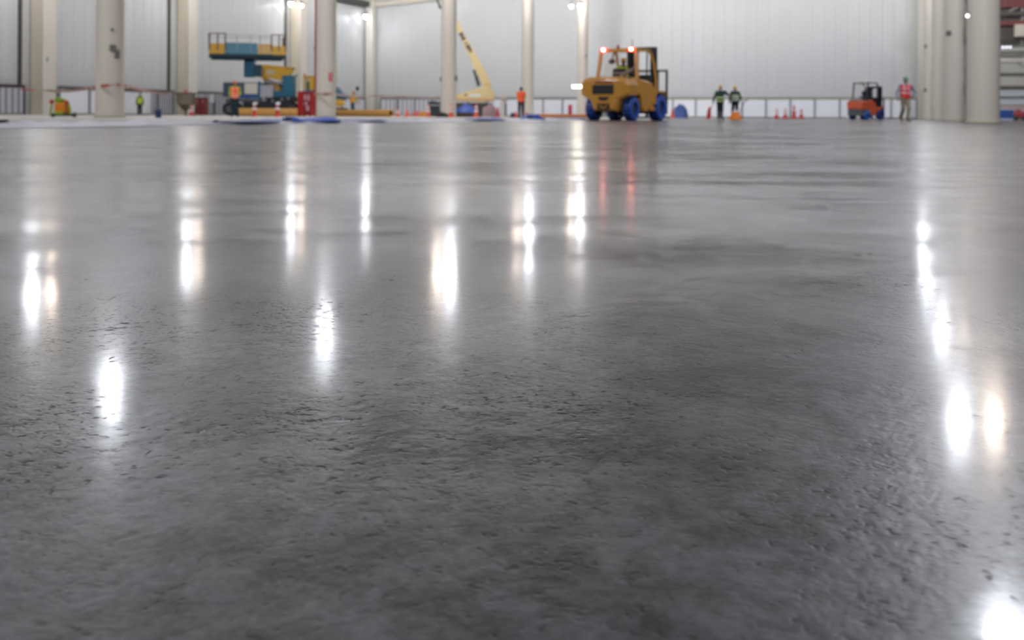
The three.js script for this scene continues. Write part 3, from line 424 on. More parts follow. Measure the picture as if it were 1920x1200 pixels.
// ------------------------------------------------------------------ people on the floor
person('standing worker in a lime vest and white helmet by the left wall', at(262, 26.3), 0.25, { scale: 0.87, trousers: 0x151a26, shirt: 0x0f5350, vest: 0xb8cf2a, band: 0xe2e46a, helmet: 0xd8d4d2 });
person('worker with orange helmet and orange vest standing before the dark machine body', at(440, 38), Math.PI + 0.35, { trousers: 0x152a33, shirt: 0x8fae2a, vest: 0xe8531c, band: 0xf0a890, bands: [[-0.02, 0.05], [0.1, 0.16]], straps: true, helmet: 0xe0592a, skin: darkSkin, pose: { kneeR: [-0.12, 0.5, 0.1], ankR: [-0.15, 0.09, -0.12], toeR: [-0.17, 0.045, 0.05], wrL: [0.2, 0.98, 0.2], wrR: [-0.18, 1.0, 0.22] } });
person('worker in blue jeans and an orange and yellow vest by the corner column', at(661, 27), Math.PI - 0.9, { trousers: 0x2d5468, shirt: 0xb9a62a, vest: 0xe07a1c, band: 0xe8d23a, helmet: 0xc96a5c, pose: { head: [0, 1.6, 0.1], neck: [0, 1.46, 0.05], elR: [-0.24, 1.16, 0.1], wrR: [-0.2, 1.0, 0.3], elL: [0.24, 1.16, 0.1], wrL: [0.2, 1.0, 0.3] } });
person('bareheaded man with black hair in a plain orange jacket, seen from behind', at(977, 33), Math.PI, { trousers: 0x17223a, shirt: 0xf25a28, vest: 0xf25a28, band: 0xee8268, bands: [[0.08, 0.12]], sleeve: 0xc9cf2c, sleeves: 'R', boots: 0x3a2026, skin: darkSkin, pose: { shL: [0.185, 1.42, -0.01], elL: [0.2, 1.17, 0.12], wrL: [0.12, 1.1, 0.3], elR: [-0.22, 1.17, 0.1], wrR: [-0.1, 1.1, 0.28], ankL: [0.1, 0.09, 0.02], ankR: [-0.1, 0.09, 0.02] } });
const flagger = at(1350, 36);
person('worker in dark green with yellow helmet holding a red flag, hand raised', flagger, Math.PI - 0.55, { trousers: 0x1a2420, shirt: 0x143230, vest: 0x16352f, band: 0xc9dd8e, bands: [[-0.05, 0.02], [0.12, 0.2]], helmet: 0xe0a52e, pose: { elR: [-0.42, 1.28, 0.05], wrR: [-0.2, 1.46, 0.2], elL: [0.3, 1.16, -0.02], wrL: [0.4, 0.94, 0.06], ankL: [0.08, 0.09, 0], ankR: [-0.08, 0.09, 0], kneeL: [0.09, 0.5, 0.02], kneeR: [-0.09, 0.5, 0.02] } });
person('worker in a black jacket with pale reflective back panels and yellow helmet', at(1378, 35.5), Math.PI + 0.1, { trousers: 0x10131f, shirt: 0x22261f, vest: 0x2c3224, band: 0xd3dcc0, bands: [[0.02, 0.1], [0.14, 0.22], [0.25, 0.33]], helmet: 0xe2bf2c, pose: { elL: [0.28, 1.16, -0.05], wrL: [0.27, 0.92, 0.05], elR: [-0.28, 1.16, -0.05], wrR: [-0.26, 0.94, 0.16] } });
person('walking man in a red vest and green helmet near the right hand columns', at(1697, 47.5), 0.1, { trousers: 0x857a66, shirt: 0x8c8898, vest: 0xc92f26, band: 0xcf9aa0, bands: [[0.12, 0.2], [0.3, 0.36]], straps: true, helmet: 0x5f9a82, boots: 0x6b5a4c, skin: mat(0x9a7368, 0.6), pose: { kneeL: [0.07, 0.52, 0.16], ankL: [0.03, 0.1, 0.14], toeL: [0.03, 0.045, 0.32], kneeR: [-0.07, 0.5, -0.02], ankR: [-0.03, 0.16, -0.3], toeR: [-0.03, 0.05, -0.2], elL: [0.44, 1.2, -0.08], wrL: [0.24, 1.02, 0.1], elR: [-0.33, 1.16, -0.02], wrR: [-0.36, 0.92, 0.1] } });

// ------------------------------------------------------------------ things the people work with
{
  const p = flagger.clone().add(V(-0.42, 0, 0.1)), t = thing('flag', 'red signal flag hanging from a short stick beside the dark green worker', 'flag', p);
  obj('stick', rod([0.14, 0.98, 0], [-0.22, 0.3, 0.02], 0.012), mat(0x5b4a3c, 0.7), t);
  const g = new THREE.PlaneGeometry(0.38, 0.6, 10, 14), q = g.attributes.position; for (let i = 0; i < q.count; i++) { const x = q.getX(i), y = q.getY(i); q.setXYZ(i, 0.62 * x * (0.7 + 0.7 * (0.3 - y)) - 0.14 - 0.1 * (0.3 - y), y + 0.34 + 0.3 * x, 0.05 * Math.sin(x * 22 + y * 4)); } g.computeVertexNormals();
  const b = g.clone(); b.translate(0, 0, -0.006); obj('cloth', [g, b], mat(0xd42a2c, 0.75), t);
}
{
  const t = thing('floor_cone', 'wide orange cone with a white top in front of the black jacket worker', 'cone', at(1379, 37));
  obj('skirt', lathe([[0.36, 0], [0.38, 0.02], [0.36, 0.05], [0.16, 0.36], [0.12, 0.4], [0, 0.41]], 28), mat(0xe07a22, 0.55), t); obj('cap', lathe([[0.13, 0.36], [0.12, 0.43], [0.08, 0.49], [0, 0.51]], 20), mat(0xd9d2da, 0.5), t);
  const b = thing('broom', 'long handled broom leaning to the right of the black jacket worker', 'broom', at(1387, 36)); obj('handle', rod([0, 0.42, 0], [0.26, 0.98, 0.05], 0.016), charcoal, b); obj('grip', rod([0.26, 0.98, 0.05], [0.4, 1.0, 0.05], 0.025), charcoal, b); obj('head', [rb(0.1, 0.05, 0.3, 0.01, -0.01, 0.1, 0), rod([0, 0.42, 0], [-0.01, 0.12, 0], 0.016)], black, b); obj('bristles', rb(0.09, 0.09, 0.28, 0.01, -0.01, 0.045, 0), mat(0x39342e, 0.95), b);
}
const coneRed = mat(0xc8352c, 0.5), coneOrange = mat(0xd8532c, 0.5), coneWhite = mat(0xdedada, 0.45), conePale = mat(0xd09a88, 0.6);
function trafficCone(label, px, s, h, m, bands) {
  const t = thing('traffic_cone', label, 'cone', at(px, s)), r = (y) => 0.17 - 0.125 * y;      // y from 0 at the base to 1 at the tip
  obj('base', rb(0.42, 0.035, 0.42, 0.012, 0, 0.018, 0), m, t);
  obj('cone', lathe([[r(0), 0.03], [r(0.5), h * 0.5], [r(1), h], [0.015, h + 0.005], [0, h + 0.005]], 24), m, t);
  for (const [a, b] of bands || [[0.4, 0.56], [0.68, 0.82]]) obj('reflective_sleeve', lathe([[r(a) + 0.006, h * a], [r(b) + 0.006, h * b]], 24), coneWhite, t);
  return t;
}
trafficCone('red and white cone just right of the mortar hopper', 359, 29, 0.72, coneRed, [[0.34, 0.56], [0.7, 0.84]]);
function bollard(label, px, s) {
  const t = thing('delineator_post', label, 'post', at(px, s));
  obj('base', lathe([[0.17, 0], [0.17, 0.04], [0.12, 0.07], [0.1, 0.3], [0.1, 0.36], [0, 0.36]], 20), coneRed, t);
  obj('white_collar', lathe([[0.06, 0.36], [0.13, 0.37], [0.14, 0.47], [0.06, 0.5]], 20), coneWhite, t); obj('stem', lathe([[0.085, 0.48], [0.06, 0.62], [0.055, 0.64]], 20), mat(0xc9584f, 0.5), t); obj('knob', sp(0.1, 0, 0.7, 0), coneWhite, t); obj('knob', sp(0.07, 0.1, 0.74, 0), coneWhite, t);
}
bollard('red and white post in front of the tan roll, left of its pair', 477, 34); bollard('red and white post in front of the tan roll, right of its pair', 520, 34.5);
trafficCone('orange cone right of the open end of the long tan roll', 746, 27, 0.55, coneOrange); trafficCone('orange cone standing alone between the tan roll and the red heap', 763, 28.5, 0.5, coneOrange, []);
trafficCone('tall red cone left of the black crate', 803, 29.5, 0.8, mat(0xc95a4a, 0.5)); trafficCone('orange cone left of the heap of blue tarpaulin', 846, 31.5, 0.8, coneOrange); trafficCone('orange cone at the right end of the heap of blue tarpaulin', 893, 31, 0.85, mat(0xcf5a48, 0.5)); trafficCone('red cone left of the white stand', 933, 27.5, 0.7, mat(0xc04a44, 0.5), []);
trafficCone('red cone at the left foot of the man in the orange jacket', 967, 30, 0.35, coneRed, []); trafficCone('red cone at the right foot of the man in the orange jacket', 987, 30, 0.33, coneRed, []);
trafficCone('faded pink cone against the pale barrier, left of the fire box', 1025, 22, 0.7, conePale); trafficCone('small orange cone beside the bundle of blue sheet right of the big forklift', 1261, 28, 0.65, mat(0xd4604a, 0.5), []);
trafficCone('red cone, leftmost of the four before the right hand barrier', 1456, 26, 0.72, coneRed); trafficCone('red cone, second from left of the four before the right hand barrier', 1472.5, 26, 0.74, coneRed); trafficCone('tallest red cone of the four before the right hand barrier', 1488.5, 26, 0.98, coneRed, [[0.6, 0.7]]); trafficCone('red cone, rightmost of the four before the right hand barrier', 1502.5, 25.5, 0.72, coneRed, [[0.5, 0.64]]);

// ------------------------------------------------------------------ lime and orange floor machine, bucket, hopper
{
  const t = thing('floor_machine', 'lime green and orange walk behind floor machine with red grips', 'machine', at(115, 53), -0.25); t.scale.setScalar(1.12); const lime = mat(0x8fa82a, 0.45), orange = mat(0xd77e1e, 0.4);
  obj('deck', rb(0.5, 0.09, 0.42, 0.03, 0.08, 0.09, 0), mat(0x3e4c14, 0.6), t); obj('engine_cover', rb(0.36, 0.34, 0.34, 0.07, 0.08, 0.3, 0.06), orange, t); obj('lower_cover', rb(0.3, 0.1, 0.3, 0.03, 0.08, 0.14, 0.1), lime, t);
  obj('guard_bar', [tube([[-0.32, 0.03, 0.1], [-0.3, 0.3, 0.1], [-0.24, 0.52, 0.08], [-0.05, 0.62, 0.05], [0.1, 0.55, 0.0]], 0.03)], lime, t); obj('guard_bar', [tube([[0.36, 0.1, 0.05], [0.35, 0.3, 0.05], [0.28, 0.48, 0.05], [0.1, 0.58, 0.02]], 0.03)], lime, t);
  obj('tank', rb(0.2, 0.18, 0.2, 0.05, -0.06, 0.5, 0), mat(0x6f9428, 0.4), t); each('grip', [sp(0.075, -0.26, 0.5, 0.12), sp(0.075, 0.26, 0.48, 0.1)], mat(0xb0402a, 0.5), t);
  each('handle', [rod([-0.1, 0.12, -0.1], [-0.12, 0.4, -0.15], 0.05)], mat(0x38405a, 0.5), t); each('wheel', [cy(0.07, 0.07, 0.05, -0.3, 0.07, 0, 0, 0, Math.PI / 2), cy(0.08, 0.08, 0.06, 0.4, 0.08, -0.1, 0, 0, Math.PI / 2)], mat(0x4a4c4e, 0.6), t);
}
{
  const t = thing('bucket', 'small dark blue bucket standing before the left wall', 'bucket', at(297, 54)); obj('shell', lathe([[0, 0], [0.095, 0], [0.1, 0.02], [0.112, 0.26], [0.12, 0.265], [0.12, 0.28], [0.105, 0.28], [0.09, 0.03], [0, 0.02]], 28), mat(0x10335f, 0.35), t); obj('rim', new THREE.TorusGeometry(0.115, 0.008, 8, 28).rotateX(Math.PI / 2).translate(0, 0.285, 0), mat(0x4d7d84, 0.4), t); obj('handle', tube([[-0.115, 0.26, 0], [-0.06, 0.35, 0.03], [0.06, 0.35, 0.03], [0.115, 0.26, 0]], 0.006), steel, t);
  const b = thing('spray_bottle', 'small pale bottle resting in the dark blue bucket', 'bottle', at(298.5, 54, 0.1)); obj('flask', lathe([[0, 0], [0.035, 0], [0.038, 0.14], [0.015, 0.2], [0.013, 0.24], [0, 0.24]], 16).translate(0.02, -0.06, 0), mat(0xb9b0a2, 0.4), b); obj('nozzle', rb(0.05, 0.03, 0.02, 0.006, 0.01, 0.2, 0), mat(0x6b4a40, 0.5), b);
}
{
  const t = thing('mortar_hopper', 'dusty grey brown mortar hopper standing before a wall column', 'hopper', at(348, 28)), dusty = mat(0x85796a, 0.9), dusty2 = mat(0x6f6454, 0.9);
  const fr = (y0, w0, y1, w1) => { const g = new THREE.CylinderGeometry(w1 * Math.SQRT1_2, w0 * Math.SQRT1_2, y1 - y0, 4, 1).rotateY(Math.PI / 4); return g.translate(0, (y0 + y1) / 2, 0); };
  obj('bin', [fr(0.75, 0.85, 1.48, 1.05)], dusty, t); obj('rim', [rb(1.14, 0.08, 0.06, 0.02, 0, 1.5, 0.54), rb(1.14, 0.08, 0.06, 0.02, 0, 1.5, -0.54), rb(0.06, 0.08, 1.14, 0.02, 0.54, 1.5, 0), rb(0.06, 0.08, 1.14, 0.02, -0.54, 1.5, 0)], dusty2, t); obj('funnel', fr(0.3, 0.16, 0.76, 0.84), dusty2, t); obj('spout', cy(0.08, 0.07, 0.32, 0, 0.16, 0), dusty2, t);
  each('leg', [[-1, -1], [-1, 1], [1, -1], [1, 1]].map(([x, z]) => rod([x * 0.42, 0, z * 0.42], [x * 0.46, 0.8, z * 0.46], 0.03)), mat(0xb3aa9c, 0.6), t); each('warning_light', [sp(0.12, 0.1, 1.64, 0.3, 1.2, 0.8, 1)], mat(0xd9786e, 0.5), t);
}
{
  for (const [px, label, w, m] of [[371, 'dark red cabinet, left of two beside the mortar hopper', 0.5, 0x6a1518], [383, 'dark red cabinet, right of two beside the mortar hopper', 0.45, 0x7c1c1b]]) { const t = thing('cabinet', label, 'cabinet', at(px, 25), 0.1); obj('case', rb(w, 1.3, 0.5, 0.02, 0, 0.69, 0), mat(m, 0.45), t); obj('door', rb(w - 0.08, 1.15, 0.03, 0.01, 0, 0.7, 0.26), mat(m, 0.4), t); obj('handle', rb(0.03, 0.14, 0.03, 0.008, w * 0.28, 0.75, 0.29), steel, t); each('foot', [[-1, 1], [1, 1], [-1, -1], [1, -1]].map(([x, z]) => bx(0.06, 0.05, 0.06, x * (w / 2 - 0.06), 0.025, z * 0.18)), black, t); obj('label_plate', rb(w * 0.5, 0.3, 0.01, 0.004, -0.05, 1.05, 0.278), mat(0x8c5450, 0.5), t); }
  const n = thing('notice_board', 'white notice sheet on a thin post between the red cabinets and the dark machine body', 'sign', at(397, 25)); obj('sheet', rb(0.4, 0.62, 0.02, 0.006, 0, 1.28, 0), mat(0xd9d6d8, 0.6), n); obj('post', rod([0, 0, -0.02], [0, 1.4, -0.02], 0.02), steel, n); obj('base', cy(0.16, 0.16, 0.03, 0, 0.015, -0.02), steel, n);
  const c = thing('cabinet', 'tall bright red cabinet with pale pinkish patches on its front, left of the red riser pipe', 'cabinet', at(576, 31.5), -0.45), red = mat(0x9c1018, 0.4);
  obj('case', rb(1.0, 1.42, 0.62, 0.03, 0, 0.78, 0), red, c); obj('door', rb(0.44, 1.28, 0.03, 0.01, -0.23, 0.79, 0.32), red, c); obj('door', rb(0.44, 1.28, 0.03, 0.01, 0.23, 0.79, 0.32), mat(0x6e1a1c, 0.45), c); obj('handle', rb(0.03, 0.18, 0.03, 0.008, -0.04, 0.8, 0.35), steel, c);
  each('pale_patch', [[0.1, 1.15, 0.18, 0.3], [0.34, 1.12, 0.16, 0.36], [0.16, 0.78, 0.2, 0.2], [0.28, 0.5, 0.22, 0.3]].map(([x, y, w, h]) => rb(w, h, 0.012, 0.004, x, y, 0.338)), mat(0xb98a8c, 0.6), c); each('foot', [[-1, 1], [1, 1], [-1, -1], [1, -1]].map(([x, z]) => rb(0.1, 0.08, 0.1, 0.01, x * 0.4, 0.04, z * 0.22)), black, c);  // pale pinkish patches on the right door
}

// ------------------------------------------------------------------ rolls on the floor
function roll(label, x0, x1, s0, s1, d, m, core) {
  const a = at(x0, s0, d / 2), b = at(x1, s1, d / 2), mid = a.clone().add(b).multiplyScalar(0.5), l = a.distanceTo(b), q = new THREE.Quaternion().setFromUnitVectors(V(0, 1, 0), b.clone().sub(a).normalize());
  const t = thing('material_roll', label, 'roll', V(mid.x, 0, mid.z)), T = (g) => g.applyQuaternion(q).translate(0, d / 2 + 0.003, 0), r = d / 2;
  obj('sheet', T(lathe([[r * 0.62, -l / 2], [r * 0.97, -l / 2], [r, -l / 2 + 0.02], [r, l / 2 - 0.02], [r * 0.97, l / 2], [r * 0.62, l / 2], [r * 0.6, l / 2 - 0.02], [r * 0.6, -l / 2 + 0.02], [r * 0.62, -l / 2]], 28)), m, t);
  obj('core', T(cy(r * 0.6, r * 0.6, l - 0.1, 0, 0, 0)), core || mat(0x1f160c, 0.9), t);
  each('wrap_band', [-0.3, 0.28].map((k) => T(cy(r + 0.004, r + 0.004, 0.04, 0, k * l, 0, 0, 0, 0, 28))), mat(0xb4893f, 0.6), t);
  return t;
}
roll('long tan roll lying behind the two red and white posts', 446, 574, 30, 30, 0.5, mat(0xc9954a, 0.6));
roll('long tan roll with a dark open end, right of the riser pipe column', 622, 733, 27, 30, 0.46, mat(0xbd8a3e, 0.6));
roll('thin orange brown roll along the foot of the pale barrier, left of the big forklift', 1006, 1112, 27, 27, 0.24, mat(0xb5652c, 0.6));
{ const t = thing('rubber_ring', 'black rubber ring leaning at the foot of the riser pipe column', 'ring', at(628, 33)); obj('ring', new THREE.TorusGeometry(0.1, 0.045, 10, 24).rotateY(0.4).translate(0, 0.146, 0), black, t); }

// ------------------------------------------------------------------ blue and yellow boom lift
{
  const t = thing('boom_lift', 'blue and yellow boom lift with a wide railed platform raised left', 'lift', at(490, 27)), teal = mat(0x0f5f7a, 0.45), teal2 = mat(0x123f4e, 0.5), slate = mat(0x3d4c5a, 0.5), yl = mat(0xc99a1c, 0.45), ylPale = mat(0xc9a255, 0.5), U = (px) => (px - 490) / 27, H = (py) => (222.7 - py) / 27;
  obj('chassis', [rb(3.2, 0.55, 1.8, 0.06, U(505), 0.75, 0), rb(2.2, 0.35, 1.6, 0.05, U(530), 1.15, 0)], mat(0x16181c, 0.6), t);
  for (const [px, z] of [[437, 0.8], [437, -0.8], [545, 0.8], [545, -0.8]]) { const w = wheel(t, U(px), 0.48, z, 0.48, 0.34, black, mat(0x5b5f66, 0.5)); w.rotation.y = -Math.PI / 2 * (z > 0 ? 1 : -1) * (U(px) > 0 ? 1 : -1); }
  obj('engine_housing', rb(2.55, 1.0, 1.5, 0.06, U(458), H(174), 0), slate, t); obj('blue_stripe', rb(1.5, 0.24, 0.03, 0.01, U(470), H(187), 0.76), mat(0x1d4a8a, 0.4), t); obj('white_panel', rb(0.9, 0.74, 0.03, 0.01, U(476), H(172), 0.77), mat(0xcfcabf, 0.5), t, 'plain white panel'); obj('grille', rb(0.75, 0.6, 0.03, 0.01, U(452), H(172), 0.765), mat(0x55606a, 0.6), t); obj('bumper', rb(2.4, 0.2, 0.2, 0.03, U(462), H(194), 0.85), mat(0x4b4d51, 0.5), t);
  obj('control_cabinet', rb(0.85, 0.85, 0.9, 0.04, U(505), H(177), 0.5), mat(0xa5a3ab, 0.5), t); obj('upright', rb(0.2, 1.4, 0.25, 0.02, U(491), H(178), 0.7), teal, t); each('gauge', [sp(0.1, U(503), H(193), 0.95, 1, 1, 0.4), sp(0.1, U(517), H(195), 0.95, 1, 1, 0.4), sp(0.09, U(534), H(192), 0.95, 1, 1, 0.4), sp(0.09, U(546), H(190), 0.95, 1, 1, 0.4)], mat(0x8a8894, 0.4, 0.4), t);
  obj('turret', [rb(0.75, 1.5, 1.0, 0.05, U(542), H(167), 0), rb(1.3, 0.45, 1.1, 0.05, U(528), H(182), 0)], teal, t);
  const boom = obj('upper_boom', ext([[U(478), H(128)], [U(499), H(127)], [U(551), H(132)], [U(549), H(136)], [U(539), H(159)], [U(520), H(155)], [U(498), H(149)], [U(488), H(150)]], 0.55, 0.04), yl, t); obj('boom_panel', rb(0.62, 0.34, 0.02, 0.008, U(509), H(141), 0.285, 0, 0, -0.12), mat(0xbfae8c, 0.5), boom); obj('boom_cap', rb(0.5, 0.1, 0.6, 0.02, U(545), H(133), 0, 0, 0, -0.05), mat(0x8f6d14, 0.5), boom);
  obj('lower_boom', ext([[U(490), H(150)], [U(497), H(149)], [U(531), H(166)], [U(528), H(175)], [U(522), H(176)], [U(500), H(164)]], 0.4, 0.03), mat(0xb98a1a, 0.45), t); obj('boom_cylinder', [rod([U(500), H(158), 0.24], [U(532), H(163), 0.24], 0.1, 0.1, 14), rod([U(500), H(158), 0.24], [U(508), H(160), 0.24], 0.14, 0.14, 14)], mat(0x97959a, 0.35, 0.5), t); each('pivot', [cy(0.2, 0.2, 0.6, U(502), H(160), 0, Math.PI / 2), cy(0.2, 0.2, 0.6, U(529), H(164), 0, Math.PI / 2)], black, t);
  obj('joint_box', rb(0.6, 0.8, 0.7, 0.04, U(484), H(138), 0), teal2, t); obj('platform_column', [rb(0.66, 1.3, 0.7, 0.03, U(468), H(133), 0), ext([[-0.5, 0.35], [0.5, 0.35], [0.3, 0], [-0.3, 0]], 0.7, 0.02).translate(U(470), H(121), 0)], mat(0x0d5573, 0.4), t); obj('hose', [tube([[U(490), H(133), 0.3], [U(496), H(136), 0.34], [U(494), H(146), 0.3], [U(486), H(150), 0.2]], 0.04)], mat(0x6a6558, 0.6), t); obj('small_arm', bar([U(552), H(150), 0.2], [U(558), H(146), 0.2], 0.14, 0.14), mat(0x5f7f94, 0.5), t);
  // the platform, seen from below its near right corner
  const pl = new THREE.Group(); pl.name = 'platform'; pl.position.set(U(463), H(113), 0); pl.rotation.y = 0.3; t.add(pl);
  const L = 2.55, D = 1.35; obj('deck', rb(2 * L, 0.2, 2 * D, 0.03, 0, 0.06, 0), mat(0x0f3540, 0.6), pl); each('deck_beam', [-0.9, 0, 0.9].map((z) => rb(2 * L - 0.3, 0.16, 0.14, 0.02, 0, -0.1, z)), teal2, pl);
  obj('kick_panel', rb(1.0, 0.7, 0.05, 0.02, -L + 0.5, 0.48, D - 0.02), mat(0xc99a1c, 0.45), pl, 'yellow panel'); obj('kick_panel', rb(2.1, 0.78, 0.05, 0.02, -0.45, 0.52, D - 0.04), mat(0x4d7f92, 0.5), pl, 'faded blue panel'); obj('kick_panel', rb(1.0, 0.7, 0.05, 0.02, 1.12, 0.52, D - 0.02), mat(0xcba35c, 0.45), pl, 'pale yellow panel'); obj('kick_panel', rb(0.92, 0.62, 0.05, 0.02, 2.08, 0.44, D), mat(0xcf9f38, 0.45), pl, 'yellow panel'); obj('kick_panel', rb(0.05, 0.65, 2 * D - 0.1, 0.02, L - 0.02, 0.46, 0), mat(0xcf9f38, 0.45), pl); obj('kick_panel', rb(0.05, 0.65, 2 * D - 0.1, 0.02, -L + 0.02, 0.46, 0), mat(0xc99a1c, 0.45), pl); obj('kick_panel', rb(2 * L - 0.1, 0.65, 0.05, 0.02, 0, 0.46, -D + 0.02), mat(0x4d7f92, 0.5), pl);
  const rust = mat(0x5f4a38, 0.6), thin = mat(0x8d97a3, 0.5);
  each('rail_post', [[-L + 0.03, D], [-L + 0.55, D], [-L + 1.05, D], [L - 1.0, D], [L - 0.5, D], [L - 0.03, D], [-L + 0.03, -D], [L - 0.03, -D], [L - 0.03, 0], [-L + 0.03, 0]].map(([x, z]) => rb(0.09, 1.1, 0.07, 0.015, x, 0.95, z)), rust, pl); each('rail_post', [-0.75, 0.15, 0.8].map((x) => rb(0.05, 1.0, 0.05, 0.01, x, 0.9, D)), thin, pl);
  each('hand_rail', [bar([-L, 1.5, D], [-L + 1.1, 1.5, D], 0.07), bar([L - 1.05, 1.5, D], [L, 1.5, D], 0.07), bar([L, 1.5, -D], [L, 1.5, D], 0.07), bar([-L, 1.5, -D], [-L, 1.5, D], 0.07)], rust, pl); each('hand_rail', [bar([-L + 1.1, 1.46, D], [L - 1.05, 1.42, D], 0.035), bar([-L, 1.45, -D], [L, 1.45, -D], 0.035)], thin, pl);
}

// ------------------------------------------------------------------ yellow and teal machine behind the riser pipe column
{
  const t = thing('work_machine', 'yellow and teal tracked machine half hidden behind the riser pipe column', 'machine', at(615, 26)), U = (px) => (px - 615) / 26, H = (py) => (221.7 - py) / 26, yl = mat(0xc7991c, 0.45), tl = mat(0x2f6580, 0.5);
  obj('track', ext([[U(566), 0.3], [U(572), 0.06], [U(646), 0.06], [U(653), 0.35], [U(648), 0.6], [U(570), 0.62]], 1.5, 0.08), mat(0x131417, 0.7), t); obj('sprocket', sp(0.34, U(638), H(197), 0.76, 1.35, 0.75, 0.25), mat(0xcf9f1c, 0.45), t, 'yellow oval wheel cover'); obj('skirt', rb(2.9, 0.3, 1.5, 0.06, U(608), H(188), 0), mat(0x245266, 0.5), t);
  obj('body', ext([[U(568), H(186)], [U(570), H(174)], [U(625), H(170)], [U(634), H(168)], [U(641), H(178)], [U(652), H(182)], [U(654), H(187)]], 1.3, 0.05), tl, t); obj('yellow_post', rb(0.2, 0.6, 0.3, 0.02, U(627), H(176), 0.6), yl, t);
  const cab = new THREE.Group(); cab.name = 'cab'; t.add(cab);
  for (const [x, z] of [[573, 0.5], [592, 0.5], [573, -0.5], [592, -0.5]]) obj('cab_post', rb(0.13, 0.95, 0.12, 0.015, U(x), H(160), z), yl, cab); each('cab_beam', [rb(0.9, 0.14, 0.14, 0.02, U(582), H(149), 0.5), rb(0.9, 0.14, 0.14, 0.02, U(582), H(149), -0.5), rb(0.14, 0.14, 1.1, 0.02, U(573), H(149), 0), rb(0.14, 0.14, 1.1, 0.02, U(592), H(149), 0)], yl, cab); obj('cab_door', rb(0.35, 0.85, 0.05, 0.01, U(587), H(162), 0.52), mat(0xcba31f, 0.45), cab); obj('cab_seat', rb(0.5, 0.6, 0.5, 0.05, U(581), H(165), 0), mat(0x5c6b62, 0.6), cab); obj('beacon', [cy(0.06, 0.08, 0.22, U(573), H(144.5), 0.4)], mat(0xd08a4e, 0.4), cab);
  const s = thing('site_lamp', 'black work lamp on a thin stand left of the corner column', 'lamp', at(670, 24)); obj('lamp_head', rb(0.24, 0.3, 0.16, 0.04, 0, 2.15, 0), black, s); obj('stand', rod([0, 0.05, 0], [0, 2.05, 0], 0.018), steel, s); each('leg', [0, 2.1, 4.2].map((a) => rod([0, 0.35, 0], [Math.sin(a) * 0.32, 0.01, Math.cos(a) * 0.32], 0.014)), steel, s);
}

// ------------------------------------------------------------------ cream crane
{
  const t = thing('boom_crane', 'cream crane with a steeply raised boom before the back wall', 'crane', at(890, 26)), cream = mat(0xd3bb83, 0.5), cream2 = mat(0xc6ab70, 0.5), U = (px) => (px - 890) / 26, H = (py) => (220 - py) / 26;
  const boom = obj('boom', ext([[U(851), H(45)], [U(860), H(43)], [U(869.5), H(65)], [U(888.5), H(97)], [U(907), H(130)], [U(917), H(150)], [U(922), H(163)], [U(907), H(167)], [U(899), H(149)], [U(890), H(130)], [U(875), H(99)]], 0.55, 0.04), cream, t);
  obj('boom_tip', ext([[U(850), H(46)], [U(852.5), H(40)], [U(857), H(41)], [U(862), H(48)], [U(855), H(53)]], 0.4, 0.03), mat(0xcfae7c, 0.5), t);
  const mark = mat(0x38291a, 0.6), glyph = (px, py, w, h) => rb(w / 20, h / 22, 0.015, 0.004, U(px), H(py), 0.283, 0, 0, -58 * R);
  each('lettering', [glyph(864, 65, 3.5, 7), glyph(866.5, 69.5, 3, 6), glyph(869, 74, 3.5, 7), glyph(873.5, 82, 2.2, 5), glyph(877, 88, 4, 7), glyph(880, 93, 3.5, 6), glyph(882.5, 97.5, 2.2, 5)], mark, boom);
  obj('boom_cylinder', [rod([U(887), H(130), 0.36], [U(894), H(148), 0.36], 0.09), rod([U(892.5), H(144), 0.36], [U(898), H(162), 0.36], 0.13)], mat(0x3c4644, 0.4, 0.3), t); obj('cylinder_mount', rb(0.25, 0.5, 0.3, 0.03, U(886), H(126), 0.3, 0, 0, 0.4), mat(0xc9c2b2, 0.5), t);
  obj('body', ext([[U(852), H(190)], [U(852), H(180)], [U(872), H(174)], [U(903), H(165)], [U(915), H(161)], [U(921), H(170)], [U(927), H(174)], [U(927), H(190)], [U(900), H(192)]], 1.6, 0.06), cream, t); obj('body_panel', rb(0.8, 0.2, 0.02, 0.006, U(891), H(180), 0.81), mat(0xd6d3cc, 0.5), t, 'white plate'); obj('body_stripe', rb(2.8, 0.14, 0.02, 0.006, U(889), H(187), 0.81), mat(0xcfa070, 0.5), t); obj('lock', cy(0.08, 0.08, 0.05, U(874), H(179), 0.81, Math.PI / 2), mark, t); obj('pivot', cy(0.25, 0.25, 0.8, U(913), H(162), 0, Math.PI / 2), cream2, t);
  obj('chassis', rb(2.6, 0.55, 1.5, 0.05, U(890), 0.75, 0), mat(0x453c36, 0.7), t); for (const [x, z] of [[868, 0.65], [868, -0.65], [912, 0.65], [912, -0.65]]) { const w = wheel(t, U(x), 0.38, z, 0.38, 0.28, black, charcoal); w.rotation.y = -Math.PI / 2 * (z > 0 ? 1 : -1) * (U(x) > 0 ? 1 : -1); }
}
function heap(name, label, cat, px, s, w, h, d, m, seed0, group) {           // a crumpled heap of sheet
  const g = new THREE.SphereGeometry(1, 36, 20), q = g.attributes.position;
  for (let i = 0; i < q.count; i++) { const p = V().fromBufferAttribute(q, i), k = 1 + 0.16 * noise(p.x * 2.3 + seed0, p.z * 2.3 + p.y * 1.7, 61) + 0.09 * noise(p.x * 6 + seed0, p.y * 6 + p.z * 5, 62); p.multiplyScalar(k); q.setXYZ(i, p.x * w / 2, Math.max(0, p.y) * h + (p.y < 0 ? 0 : 0.0), p.z * d / 2); }
  g.computeVertexNormals(); const o = obj(name, g, m); o.position.copy(at(px, s, 0.002)); return tag(o, label, cat, group);
}
